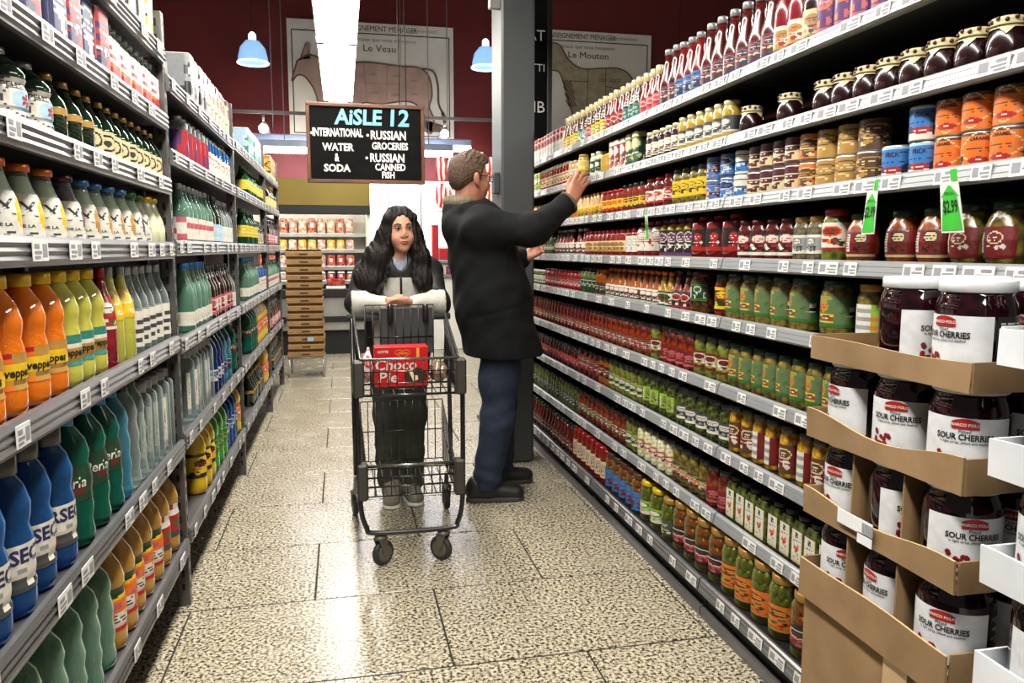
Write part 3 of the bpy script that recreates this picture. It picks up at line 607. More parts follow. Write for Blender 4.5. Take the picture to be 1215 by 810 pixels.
K('bn6', 'relish_jar', 'jar', 'brown relish jar with dark label', 'jar', .042, .14, 'orange', 'd', (.3, .7, 240, 'Bkrw'))
K('lg6', 'gherkin_jar', 'jar', 'light green gherkin jar', 'jar', .034, .15, 'pickle', 'd', (.2, .55, 220, 'zwGG'))
K('dg6', 'gherkin_jar', 'jar', 'dark gherkin jar with lime tag', 'jar', .043, .155, 'dpickle', 'd', (.2, .6, 70, 'lzkk'))
K('gl6', 'gherkin_jar', 'jar', 'dark gherkin jar with grey label', 'jar', .042, .15, 'dpickle', 'd', (.18, .55, 230, 'dwsk'))
K('bw6', 'mushroom_jar', 'jar', 'mushroom jar with brown label', 'jar', .03, .16, 'yellow', 'd', (.12, .66, 240, 'RBcw'))
K('bx6', 'mushroom_jar', 'jar', 'mushroom jar with white side list', 'jar', .03, .16, 'yellow', 'd', (.12, .66, 240, 'wwRm/wsRm/wwRc/wsRm/wwRm/wsRw/wwRm'))
K('dk7', 'olive_jar', 'jar', 'dark olive jar', 'jar', .033, .145, 'dpickle', 'd', (.2, .5, 160, 'kdwd'))
K('rd7', 'pepper_jar', 'jar', 'red pepper jar with dark lid', 'jar', .035, .145, 'tomato', 'd', (.2, .55, 220, 'RBwl'))
K('wh7', 'garlic_jar', 'jar', 'pickled garlic jar', 'jar', .035, .15, 'garlic', 'd', (.25, .55, 200, 'pcGw'))
K('mx7', 'pickle_jar', 'jar', 'mixed pickle jar with pink label', 'jar', .034, .15, 'olive', 'd', (.2, .5, 220, 'pGyw'))
SQ7 = Ras('w', 20, 30, 5).rect(0, .9, 1, 1, 'c').rect(.36, .06, .66, .24, 'k').line(.42, .62, .12, 'w').line(.42, .62, .19, 'w').line(.1, .9, .30, 'd', .5).line(.1, .9, .36, 's', .5).blobs(.3, .5, .7, .75, 10, 'rroRa', .08).line(.15, .85, .84, 'd', .5).rect(0, 0, .05, 1, 'c').rect(.95, 0, 1, 1, 'c').g
K('sq7', 'pepper_jar', 'jar', 'square jar with tall cream label', 'jar', .032, .15, 'dpickle', 'd', (.08, .72, 78, SQ7), .7, p=6)
K('dr8', 'sauce_bottle', 'bottle', 'dark red sauce bottle, green cap', 'sauce', .033, .17, 'ketchup', 'G', (.08, .5, 220, 'mGrw'), .5)
K('rr8', 'tomato_juice_jar', 'bottle', 'red juice bottle with scarlet lid', 'jar', .038, .185, 'sauce', 'r', (.15, .6, 120, 'ccbr'), .7)
TL = 'tomato'; 
K('bt8', 'tomato_jar', 'jar', 'tomato jar with blue label', 'jar', .043, .175, 'brine', 'B', (.08, .55, 260, 'RbbR'), extra=lumps(24, (.019, .019, .018), 'whole_tomato', .14, .74, 1))
K('yg8', 'gherkin_jar', 'jar', 'gherkin jar, yellow lid, lime label', 'jar', .044, .17, 'brine', 'y', (.18, .52, 250, 'lwGw'), extra=lumps(28, (.014, .014, .026), 'whole_gherkin', .18, .7, 2))
K('gg8', 'gherkin_jar', 'jar', 'gherkin jar with grey green label', 'jar', .044, .17, 'brine', 'a', (.12, .5, 250, 'ddgc'), extra=lumps(28, (.014, .014, .026), 'whole_gherkin', .18, .7, 3))
K('rt8', 'tomato_jar', 'jar', 'whole tomato jar with pink label', 'jar', .046, .19, 'brine', 'a', (.16, .5, 270, 'pkwR'), extra=lumps(24, (.021, .021, .021), 'whole_tomato', .13, .75, 4))
ORL = Ras('o', 40, 26, 4).rect(0, .92, 1, 1, 'a').ell(.42, .30, .26, .18, 'a').ell(.42, .30, .23, .15, 'R').line(.24, .60, .26, 'y', .8).line(.22, .62, .32, 'y', .8).blobs(.24, .50, .60, .80, 18, 'gGlaR', .055).line(.15, .7, .86, 'B', .5).rect(.0, .1, .08, .9, 'w').rect(.76, .58, .94, .84, 'w').each(lambda u, v: 'k' if .78 < u < .92 and .61 < v < .80 and int(u * 80) % 2 else None).g
K('go8', 'gherkin_jar', 'jar', 'gherkin jar with orange label', 'jar', .047, .195, 'brine', 'a', (.14, .55, 280, ORL), extra=lumps(36, (.0135, .0135, .029), 'whole_gherkin', .17, .74, 5))
# left side ----------------------------------------------------------------------------------------------------------
for c_, d_, cols in (('wtp', 'white drinks carton', 'swdk'), ('ygp', 'yellow green drinks carton', 'wlyk'), ('dkb', 'dark drinks carton', 'kdww'), ('bcp', 'brown and white drinks carton', 'cBwo'), ('nvp', 'navy can multipack with white letters', 'nnww'), ('rdp', 'red and navy can multipack', 'rrnw'), ('tel', 'teal bottle multipack', 'etwt'), ('yep', 'yellow drinks carton', 'yoky')):
    K(c_, 'drinks_carton', 'carton', d_, 'pack', .052, .17 if c_ in ('nvp', 'rdp') else .2, 'card', None, (.01, .99, 359, cols), p=9)
def six(pf, r, h):
    pb = prof('wine', .027, .215); b_ = MB().lathe(pb, BODY['clear'], 12).lathe([(.013, .195), (.013, .212)], lidm('s'), 10).mesh('bottle')
    return [('bottle', b_, [(sx * .028, sy * .028, .004, 0) for sx in (-1, 1) for sy in (-1, 1)])]
K('wcr', 'bottle_carrier', 'carton', 'white and red carton of capped bottles', 'pack', .056, .155, 'card', None, (.01, .99, 359, 'wwwwwwwwwwww/wwwwwwwwwwww/wwpwpwwpwpww/wwwwwwwwwwww/wwwpppwwwwor/wwwwwwwoorrr/wwwooorrrrrr/ooorrrrrrrrr/rrrrrrrrrrrr/rrwprwprwprr/rrrrrrrrrrrr'), p=9, extra=six)
K('psp', 'mineral_water_pack', 'bottle', 'water bottle, round white star label', 'pet', .052, .20, 'dgreen', 's', (.05, .62, 200, Ras('d', 36, 26).ell(.5, .5, .50, .52, 'w').ell(.5, .46, .30, .36, 'd').ell(.5, .46, .28, .335, 'w').ell(.5, .46, .2, .24, 'e').line(.42, .58, .8, 'd').g), extra=words(('PELLEGRINO', .02, .52, 0, 'k', .0006, .9), ('*', .07, .29, 0, 'r', .001, 1), ('S.', .02, .20, 0, 'k', .0004, 1)))
K('gwb', 'mineral_water_bottle', 'bottle', 'green glass bottle with cream ring label', 'wine', .038, .185, 'dgreen', 'a', (.1, .5, 210, Ras('G', 34, 22).ell(.5, .5, .5, .5, 'c').ell(.5, .48, .26, .34, 'k').ell(.5, .48, .20, .26, 'c').ell(.5, .48, .09, .14, 'G').line(.3, .7, .92, 'd').g))
K('dgb', 'mineral_water_bottle', 'bottle', 'dark green bottle with gold cap', 'wine', .04, .20, 'dgreen', 'a', (.42, .52, 200, 'aaaa'))
LX = '/'.join(''.join(r_) for r_ in Ras('w', 30, 20, 9).ell(.78, .45, .16, .36, 'y').blobs(.1, .3, .3, .7, 5, 'pwsw', .04).line(.3, .6, .85, 'd', .5).line(.32, .58, .93, 's', .5).g)
for c_, d_, l_, fr, jb in (('joc', 'orange', 'o', 'y', 'yjuice'), ('jrc', 'dark red', 'm', 'm', 'rjuice'), ('jbc', 'light blue', 'b', 'a', 'yjuice'), ('jgc', 'green', 'g', 'G', 'pear'), ('jyc', 'yellow', 'y', None, 'pear')):
    K(c_, 'juice_bottle', 'bottle', f'clear juice bottle with {d_} cap', 'drop', .043, .235, 'pear' if c_ == 'jyc' else 'clear', l_, None if fr is None else (.06, .62, 230, LX.replace('y', fr)), .52, extra=None if fr is None else words(('X', .06, .42, .05, 'k', .001, .8), ('DE LA', .012, .22, -.1, 'd', .0004, 1)))
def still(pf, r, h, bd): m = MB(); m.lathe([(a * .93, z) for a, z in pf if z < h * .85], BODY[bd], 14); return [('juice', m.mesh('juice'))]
def K2(c_, extra): KIND[c_]['parts'] += extra
for c_, bd in (('joc', 'pear'), ('jrc', 'rjuice'), ('jbc', 'pear'), ('jgc', 'pear')):  # pear juice raised into the shoulders paints in their pale reflections
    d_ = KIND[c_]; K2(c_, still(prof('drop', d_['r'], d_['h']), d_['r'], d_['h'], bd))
K('sor', 'soda_bottle', 'bottle', 'orange soda bottle with yellow cap', 'pet', .046, .305, 'orang', 'y', (.2, .46, 240, 'rraa/ooaa/yyyo/yyyy/yyyy/yyaa/ooao'), .5, extra=words(('Schweppes', .026, .32, -.1, 'k', .0008, -.8)))
K('syl', 'soda_bottle', 'bottle', 'lemon soda bottle with green label', 'pet', .046, .305, 'lime', 'y', (.2, .46, 240, 'tttt/tttt/twwt/aaaa/aaaa/yaay/tttt'), .5, extra=words(('Schweppes', .026, .31, -.1, 'k', .0008, -.8)))
K('rsd', 'soda_bottle', 'bottle', 'slim dark red soda bottle', 'wine', .034, .30, 'redsoda', 'r', (.4, .72, 200, 'rwgr'))
K('yls', 'soda_bottle', 'bottle', 'slim yellow labelled soda bottle', 'wine', .034, .30, 'lime', 's', (.46, .76, 200, 'yywy'))
K('clw', 'water_bottle', 'bottle', 'clear glass bottle with white label', 'wine', .042, .26, 'clear', 's', (.1, .5, 200, 'wwwwwwww/wwwwwwww/wddwddww/wwwwwwww/wdwdddww/wwwwwwww/wwwddwww/wwwwwwww'))
K('blw', 'water_bottle', 'bottle', 'clear bottle with bright blue label', 'wine', .04, .28, 'clear', 'b', (.1, .5, 220, 'bbbb'))
BL = 'wwwwwwwwwwww/wwwwwwwwwwww/wwwwwwwwwwww/wwwwwwwwwwww/wwwwwwwwwwww/wswswswswwww/wwwwwwwwwwww/ddrrrrddwwdd/drrrrrddwkwd/dddddddddddd'
K('bor', 'mineral_water_bottle', 'bottle', 'blue water bottle with white label', 'pet', .053, .33, 'blue', 'd', (.17, .46, 240, BL), .62, extra=words(('BORSEC', .040, .385, 0, 'n', .0014, .95)), lidz=.86)
K('grn', 'mineral_water_bottle', 'bottle', 'dark teal water bottle, script label', 'wavy', .053, .33, 'teal', 'b', (.36, .62, 220, 'GGGGGGGG/GGGGGGGG/GGGGGGGG/GGGGRGRG/GGGGGGGG'), extra=words(('Perla', .036, .50, -.05, 'w', .0004, -.9)))
K('ltb', 'mineral_water_bottle', 'bottle', 'light blue water bottle', 'wavy', .046, .31, 'lblue', 'b', None)
K('clc', 'water_bottle', 'bottle', 'clear bottle with black cap', 'wavy', .042, .31, 'clear', 'k', None)
K('ctl', 'water_bottle', 'bottle', 'tall clear cylinder bottle', 'cyl', .037, .275, 'clear', 's', (.1, .7, 22, 'wswd'), .6)
K('grc', 'mineral_water_bottle', 'bottle', 'pale green wavy water bottle', 'wavy', .053, .30, 'pale', 'g', None)
K('amo', 'juice_bottle', 'bottle', 'amber tea bottle with orange label', 'pet', .047, .285, 'amber', 'y', (.2, .6, 250, Ras('o', 30, 26, 6).each(lambda x, y: 'G' if y < .34 - x * .25 else 'y' if y < .40 - x * .25 else None).blobs(.3, .3, .8, .6, 8, 'opro', .08).listing(.42, .58, .66, .92, 'w', 'k').rect(0, .94, 1, 1, 'r').g))
K('amr', 'juice_bottle', 'bottle', 'amber tea bottle with red label', 'pet', .047, .285, 'amber', 'r', (.2, .6, 250, 'rrww/rwwr/rrrr/rrgr/rrrr/rddr'))
K('clp', 'water_bottle', 'bottle', 'clear bottle with purple and red print', 'cyl', .042, .20, 'clear', 's', (.1, .7, 200, 'bbvvrrvb/bvvrrvvb'))
K('wlb', 'water_bottle', 'bottle', 'blue bottle with white label', 'cyl', .042, .20, 'blue', 'w', (.1, .6, 220, 'wwrw'))
K('bbw', 'mineral_water_bottle', 'bottle', 'large clear blue bottle, white label', 'pet', .06, .22, 'blue', 'b', (.15, .5, 240, 'wwew'))
K('cgl', 'tonic_bottle', 'bottle', 'clear tonic bottle with pink label', 'wine', .04, .235, 'pale', 's', (.08, .45, 220, 'wpwp/wwpp/pwwp/wpww'))
K('cgk', 'tonic_bottle', 'bottle', 'dark bottle with light blue label', 'wine', .04, .235, 'dgreen', 'k', (.08, .42, 220, 'eewe'))
K('cwl', 'water_bottle', 'bottle', 'clear water bottle with white label', 'wine', .042, .225, 'clear', 's', (.08, .42, 220, 'wwew'))
K('bcg', 'mineral_water_bottle', 'bottle', 'tall pale bottle with blue cap', 'wine', .043, .27, 'pale', 'b', (.1, .3, 120, 'wwcw'))
K('dpk', 'tonic_bottle', 'bottle', 'dark bottle with pink and white label', 'wine', .042, .25, 'brownglass', 'd', (.1, .42, 220, 'wprk'))
K('nvb', 'mineral_water_bottle', 'bottle', 'navy blue water bottle', 'pet', .045, .29, 'navy', 'b', (.2, .4, 200, 'wnbw'))
K('cbl', 'mineral_water_bottle', 'bottle', 'clear bottle with navy script label', 'pet', .045, .29, 'lblue', 'b', (.2, .4, 200, 'nnwn'))
K('yel', 'soda_bottle', 'bottle', 'yellow labelled lemon soda bottle', 'pet', .048, .29, 'yelsoda', 'y', (.25, .6, 240, 'ykyr'))
K('grs', 'soda_bottle', 'bottle', 'bright green soda bottle', 'pet', .048, .29, 'grsoda', 'g', (.3, .55, 200, 'gglg'))
K('blu', 'soda_bottle', 'bottle', 'blue soda bottle', 'pet', .048, .29, 'blue', 'b', (.3, .55, 200, 'bnwb'))
K('yor', 'soda_bottle', 'bottle', 'yellow soda bottle with orange label', 'pet', .048, .29, 'yelsoda', 'o', (.3, .6, 220, 'oorw'))
K('grb', 'mineral_water_bottle', 'bottle', 'green bottle with yellow label', 'wine', .043, .235, 'green', 'g', (.25, .55, 220, 'yylw'))
K('dyl', 'beer_bottle', 'bottle', 'brown bottle with yellow label', 'wine', .042, .22, 'brownglass', 'y', (.15, .5, 220, 'yyww'))
K('rbag', 'snack_bag', 'bag', 'red and white netted bag', 'pack', .035, .15, 'card', None, (.02, .98, 359, 'wrwR'), p=3)

GOODS = []
ORD = ['first', 'second', 'third', 'fourth', 'fifth', 'sixth', 'seventh', 'eighth', 'ninth', 'tenth', 'eleventh', 'twelfth'] + [f'{n}th' for n in range(13, 40)]
def put(code, x, y, z, rz, where, key=None, label=None, group=None):
    k = KIND[code]; o = None
    for part in k['parts']:
        if o is None: o = ob(part[0], part[1], None, (x, y, z), rz); continue
        for q in (part[2] if len(part) > 2 else [(0, 0, 0, 0)]):
            c = ob(part[0], part[1], o, q[:3], 0, world=False); c.rotation_euler = (0, q[3], q[3] * 2)
    o['category'] = k['cat']; o['group'] = group or f"{k['desc'].split(',')[0]} row"
    if label: o['label'] = label
    else: GOODS.append((o, k['desc'], where, key if key is not None else y))
    return o
def extent(code):
    k = KIND[code]
    if 'ext' not in k: k['ext'] = max(max(abs(v.co.y) + (abs(q[1]) if len(p_) > 2 else 0) for v in p_[1].vertices for q in (p_[2] if len(p_) > 2 else [(0, 0)])) for p_ in k['parts']) + .0006
    return k['ext']
def fill(side, z, where, spec, ylo, yhi, gap):
    """Goods along one shelf: photo columns turned into distances along the aisle, then pushed apart until none touch."""
    tk = spec.split(); row = []
    for i in range(0, len(tk) - 2, 2):
        if tk[i + 1] == '-': continue
        code, _, st = tk[i + 1].partition('*'); st = int(st or 1); k = KIND[code]; r = k['r']; e = extent(code)
        X = (XR + .022 + e) if side > 0 else (XL - .022 - e)
        if side > 0 and z < .2: X = XB + .03 + e
        ya, yb = sorted((y_at(float(tk[i]), X, z + .5 * k['h']), y_at(float(tk[i + 2]), X, z + .5 * k['h'])))
        ya, yb = max(ya, ylo), min(yb, yhi)
        n = int((yb - ya + .3 * e) / (2 * e))
        if n < 1:
            if yb - ya < .7 * r: continue
            n = 1
        for j in range(n): row.append([ya + (j + .5) * (yb - ya) / n, e, code, X, st])
    row.sort()
    for _ in range(400):
        for a_, b_ in zip(row, row[1:]):
            d = a_[1] + b_[1] + .0008 - (b_[0] - a_[0])
            if d > 0: a_[0] -= d / 2; b_[0] += d / 2
        if row: row[0][0] = max(row[0][0], ylo + row[0][1] + .002); row[-1][0] = min(row[-1][0], yhi - row[-1][1] - .002)
    for y, e, code, X, st in row:
        k = KIND[code]; boxy = any(q in k['name'] for q in ('pack', 'carton', 'carrier')) or code in ('sq7', 'rbag')
        tall = max(v.co.z for p_ in k['parts'] for v in p_[1].vertices)
        sc = min(1, (gap - .012) / (tall * st))
        for s_ in range(st):
            o = put(code, X + rng.uniform(.001, .008), y, z + s_ * (tall * sc + .0005), (PI if side > 0 else 0) + (0 if boxy else rng.uniform(-.3, .3) + (.5 if side > 0 else -.85) - (PI / 2 if code in ('cmb', 'cmo') else 0)), where + (' upper layer' if s_ else ''), -y if side > 0 else y)
            o.scale = (1, 1, sc)
R_SPEC = ['600 rbag 672 kcy 688 kct 700 kcp 704 kcy 722 kcr 742 kcg 762 kcs 787 kt 806 ktb 836 kt 925 rr 958 jd 975 pu 1062 kt 1250',
    '600 gpk 645 rj 678 cj 686 - 703 gw 716 ys 727 rbx 746 gbx 764 - 770 dj 809 mu 873 - 881 jam 902 - 920 jam 951 - 968 jam 1215',
    '600 tb 717 ryl 741 dgl 768 brj 789 rwj 803 ygj 842 cnt*2 856 cnb*2 873 cnx*2 893 cnw*2 951 cno*2 972 cng*2 1022 cnd*2 1045 - 1046 cmb 1081 cmb*2 1113 cmo*2 1215',
    '600 gj 660 - 663 rgb 682 - 687 rgb 698 rcap 745 rwl 760 rapl 787 mub 829 bigr 860 - 862 bigr 882 rapj 945 grj 980 rlp 1004 bulo 1043 - 1054 bulo 1130 bulg 1215',
    '600 wg 650 rpk 692 gdb 710 org 722 ogl 785 oyl 801 rbl 824 bigb 846 - 850 rgl 868 gpj 965 - 975 gpj 1014 gpw 1055 gps 1170',
    '600 rd5 680 rd5 702 rt5 776 gp5 788 rp5 827 gp5 869 gps 1000 gps 1150',
    '600 dk6 690 br6 714 bn6 729 lg6 768 dg6 806 gl6 868 bw6 895 bx6 925 bw6 948 bx6 966 bw6 1120',
    '600 dk7 690 rd7 718 rd7 746 lg6 761 wh7 802 mx7 844 rp5 868 sq7 980 sq7 1100',
    '600 dr8 683 rr8 724 bt8 765 yg8 790 gg8 806 rt8 863 go8 942 rt8 1010 go8 1120']
RN = ['top', 'second', 'third', 'fourth', 'fifth', 'sixth', 'seventh', 'eighth', 'bottom']
for l, sp in enumerate(R_SPEC): fill(1, R_Z[l] + .0105, f'{RN[l]} right shelf', sp, R_Y[0] + .03, 5.95, R_Z[l - 1] - R_Z[l] - .03 if l else 1)
L_SPEC = [['90 wtp 148 ygp 190 dkb 203', '-60 rdp 15 nvp 55 rdp 66 nvp 90 rdp 101 wcr 205', '-30 psp 40 dgb 96 gwb 206', '-30 joc 55 jrc 82 jbc 142 jgc 164 jyc 200', '-60 sor 58 syl 105 rsd 123 yls 145 clw 190 blw 213', '-60 bor 62 grn 126 ltb 140 clc 158 ctl 216', '0 grc 114 amo 176 amr 222'],
    ['206 wtp 231 bcp 282', '206 clp 236 wlb 266 bbw 284', '208 cgl 242 cgk 254 cwl 285', '212 bcg 240 dpk 266 cwl 285', '216 ctl 243 nvb 255 cbl 264 grn 276 dgb 290', '226 yel 243 grs 258 blu 272 yor 294'],
    ['284 tel 300 wtp 312', '284 grb 312', '284 grb 298 gwb 306 yor 314', '286 bcg 300 wlb 315', '288 grn 297 yor 317', '292 dgb 306 yor 321'],
    ['312 yep 340', '312 dyl 340', '312 dpk 325 grb 340', '312 cgl 340', '314 dpk 340', '318 dgb 340']]
LN = ['nearest left bay', 'second left bay', 'third left bay', 'farthest left bay']
for b in range(4):
    for l, sp in enumerate(L_SPEC[b]): fill(-1, L_Z[b][l] + .0125, f'{(RN + ["x"])[l] if l < len(L_SPEC[b]) - 1 else "bottom"} shelf, {LN[b]}', sp, L_Y[b] + .022, L_Y[b + 1] - .022, L_Z[b][l - 1] - L_Z[b][l] - .045 if l else 1)
from collections import defaultdict
gr = defaultdict(list)
for g in GOODS: gr[(g[1], g[2])].append(g)
for (d_, w_), L_ in gr.items():
    L_.sort(key=lambda g: g[3])
    for i, g in enumerate(L_): g[0]['label'] = f'{d_}, {w_}' if len(L_) == 1 else f'{d_}, {ORD[i]} from left, {w_}'
# ------------------------------------------------------------ stacked trays of cherry jars in front of the shelves
CARD = mat('corrugated_cardboard', '8f7350', .8, noise=14, col2='806443', bump=.1); CARDE = mat('cardboard_edge', 'c4a878', .8, noise=200, col2='a58a5c'); CARDW = mat('white_cardboard', 'dcdfe4', .6, noise=10, col2='cdd2d8')
CHERRY = glossy('cherries_in_syrup', '12050a', '24070c', kind='voronoi', noise=60, rough=.08); LIDW = mat('white_jar_lid', 'dcdfe2', .35, noise=20)
FRUIT = mat('printed_cherry', '8c1420', .4, col2='4a0a12', noise=300)
def cherry_parts(r=.0592, h=.154):
    pf = prof('jar', r, h); pf = [(r * .9, 0), (r, .008), (r, h * .70), (r * .95, h * .78), (r * .88, h * .84), (r * .88, h * .9)]
    P_ = [('jar', MB().lathe(pf, CHERRY, 36).mesh('cherry_jar'))]
    P_.append(('lid', MB().lathe([(r * .92, h * .875), (r * .94, h * .88), (r * .94, h - .003), (r * .9, h)], LIDW, 32).mesh('lid')))
    l = MB(); a, b = h * .06, h * .64; rr = r + .0006; n = 24
    V = []
    for i in range(n + 1): t_ = math.radians(-70 + 140 * i / n); V += [(rr * math.cos(t_), rr * math.sin(t_), a), (rr * math.cos(t_), rr * math.sin(t_), b)]
    l.add(V, [(2 * i, 2 * i + 2, 2 * i + 3, 2 * i + 1) for i in range(n)], mat('white_label_paper', 'd8dade', .45, noise=40), True); P_.append(('front_label', l.mesh('front_label')))
    l = MB(); V = []
    for i in range(11): t_ = math.radians(74 + 50 * i / 10); V += [(rr * math.cos(t_), rr * math.sin(t_), a), (rr * math.cos(t_), rr * math.sin(t_), b)]
    l.add(V, [(2 * i, 2 * i + 2, 2 * i + 3, 2 * i + 1) for i in range(10)], pal('k'), True)
    V = []
    for t0, t1, z0, z1 in [(79 + 8 * (k % 3), 118 - 9 * (k % 2), b - .012 - .0055 * k, b - .009 - .0055 * k) for k in range(9)] + [(80 + 4 * k, 82.5 + 4 * k, a + .006, a + .018) for k in range(8)] + [(125, 140, a, b)]:
        k = len(V)
        for t_, z in ((t0, z0), ((t0 + t1) / 2, z0), (t1, z0), (t1, z1), ((t0 + t1) / 2, z1), (t0, z1)): V.append(((rr + .0008) * math.cos(math.radians(t_)), (rr + .0008) * math.sin(math.radians(t_)), z))
    l.add(V, [(6 * k, 6 * k + 1, 6 * k + 4, 6 * k + 5) for k in range(len(V) // 6)] + [(6 * k + 1, 6 * k + 2, 6 * k + 3, 6 * k + 4) for k in range(len(V) // 6)], pal('w')); P_.append(('side_label', l.mesh('side_label')))
    e = MB(); q = on_can(rr, h * .565); pts = [(-.018, -.006), (.018, -.006), (.02, .004), (.01, .010), (0, .012), (-.01, .010), (-.02, .004)]
    for k in range(6): x0_, x1_ = -.019 + .0065 * k, -.019 + .0065 * (k + 1); top = lambda x: .011 - 14 * x * x; e.add([q(x0_, -.006), q(x1_, -.006), q(x1_, top(x1_)), q(x0_, top(x0_))], [(0, 1, 2, 3)], pal('r'))
    e.text('MARCO POLO', .0065, pal('w'), on_can(rr + .0004, h * .57), .0002); P_.append(('emblem', e.mesh('emblem')))
    P_.append(('lettering', MB().text('SOUR CHERRIES', .0135, pal('k'), on_can(rr, h * .44), .0004, sx=.85).mesh('lettering')))
    P_.append(('lettering', MB().text('Pitted', .0075, pal('d'), on_can(rr, h * .50), .0001).mesh('lettering')))
    P_.append(('lettering', MB().text('in light syrup, pitted and washed', .0055, pal('d'), on_can(rr, h * .385), .0001).mesh('lettering')))
    f = MB(); q = on_can(rr, h * .20, -.35)
    for k in range(15):
        x, y = rng.uniform(-.018, .018), rng.uniform(-.013, .013); c = q(x, y); f.ball(c, (.0005, .0042, .0042), FRUIT, 8, Matrix.Rotation(-.35 + x / rr, 3, 'Z'))
    P_.append(('printed_cherry_bunch', f.mesh('printed_cherry_bunch'), [(0, 0, 0, 0)]))
    return P_
KIND['chj'] = dict(name='cherry_jar', cat='jar', desc='large dark cherry jar', r=.0605, h=.157, parts=[('cherry_jar', None)] and [(('cherry_jar',) + p_[1:]) if i == 0 else p_ for i, p_ in enumerate(cherry_parts())], group=None)
def tray(x0, x1, y0, y1, z, lip, m, label, dip=0., div=False, low=None):
    t = thing('cardboard_tray', label, 'box', ((x0 + x1) / 2, (y0 + y1) / 2, z), 'open cardboard trays'); T = .004
    MB().box((x0, y0, z), (x1, y1, z + T), m).build('tray_floor', t)
    zl = z - .012 if low is None else low
    n = 12; f = MB(); V = []
    for i in range(n + 1):
        y = y0 + (y1 - y0) * i / n; u = i / n; zt = z + lip - dip * math.sin(PI * u) ** 2 + .003 * math.sin(7 * u + z * 9); b_ = .004 * math.sin(5 * u + z * 7)
        V += [(x0 - .003 + b_ * .3, y, zl), (x0 - .003 + b_, y, zt), (x0 + .0015 + b_, y, zt), (x0 + .0015 + b_ * .3, y, zl)]
    f.add(V, [(4 * i + k, 4 * i + 4 + k, 4 * i + 4 + (k + 1) % 4, 4 * i + (k + 1) % 4) for i in range(n) for k in range(4) if k != 1] + [(0, 1, 2, 3), (4 * n + 3, 4 * n + 2, 4 * n + 1, 4 * n)], m)
    f.add([V[4 * i + k] for i in range(n + 1) for k in (1, 2)], [(2 * i, 2 * i + 2, 2 * i + 3, 2 * i + 1) for i in range(n)], CARDE if m is CARD else m); f.build('front_lip', t)
    for ya in (y0, y1): MB().box((x0 + .002, ya - .003, zl), (x1, ya + .001, z + lip), m).build('end_lip', t)
    MB().box((x1 - .001, y0, zl), (x1 + .003, y1, z + lip), m).build('back_lip', t)
    if div:
        for q in (1, 2): yy = y0 + (y1 - y0) * q / 3; MB().box((x0 + .008, yy - .002, z + T + .001), (x1 - .004, yy + .002, z + .140), m).build('divider', t)
    return t
TX0, TX1, TY1, TY2 = .925, 1.177, .985, 1.392
nth = ['top', 'second', 'third', 'lowest']
for k in range(4):
    z = 1.073 - .160 * k
    if k < 3: tray(TX0, TX1, TY1, TY2, z, (.036, .046, .042)[k], CARD, f'{nth[k]} brown cardboard tray of cherry jars in the stack', (.004, .02, .016)[k], k == 2)
    else:
        t = tray(TX0 - .004, TX1, TY1, TY2, z, .05, CARD, 'tall brown carton at the bottom of the cherry jar stack', .0, True, low=z - .03)
        MB().box((TX0 + .004, TY1 + .004, 0), (TX1 - .002, TY2 - .004, z - .001), CARD, .003).build('carton_body', t)
        MB().box((TX0 - .001, TY1 + .09, .03), (TX0 + .004, TY1 + .15, z - .03), mat('clear_packing_tape', 'b8986a', .15, coat=1)).build('packing_tape', t)
    for i in range(3):
        for j in range(2):
            if k == 0 and i == 2: continue
            put('chj', TX0 + .0665 + j * .1222, TY1 + .069 + i * .1345, z + .0045, PI + (.15, .75, 1.15, .5, 1.4, -.1)[(i * 2 + k + j) % 6] * (1 if k != 0 else (.2, 1.5)[i]), '', label=f"dark cherry jar, {('front', 'back')[j]} row, {('nearest', 'middle', 'farthest')[i]} in the {nth[k]} brown tray", group='cherry jars in brown trays')
MB()
STK = mat('shipping_sticker', 'e6e8ea', .5)
t = thing('shipping_sticker', 'white shipping sticker with barcode on the third brown tray', 'sticker', (.925, 1.2, .77))
MB().box((.9175, 1.175, .760), (.9192, 1.275, .787), STK).box((.9175, 1.175, .742), (.9192, 1.215, .762), STK).build('paper', t)
b_ = MB()
for k in range(9): b_.box((.9169, 1.20 - .0035 * k, .763), (.9176, 1.2018 - .0035 * k, .783), TAGK)
b_.build('barcode', t, kind='stuff')
for k in range(4):
    z = 1.130 - .160 * k
    tray(.90, 1.16, .62, .912, z, .042, CARDW, f'{nth[k]} white tray of cherry jars cut by the picture edge')
    for j in range(2):
        for i in range(2): put('chj', .968 + j * .1225, .842 - i * .135, z + .0045, PI + (.5, 1.2, .2, .8)[(k + i + j) % 4], '', label=f"dark cherry jar, {('front', 'back')[j]} row, {('nearer', 'farther')[1 - i]} in the {nth[k]} white tray", group='cherry jars in white trays')
MB().box((.905, .625, 0), (1.155, .907, .638), CARDW, .003).build('carton', None, label='white carton under the white trays at the picture edge', cat='box')

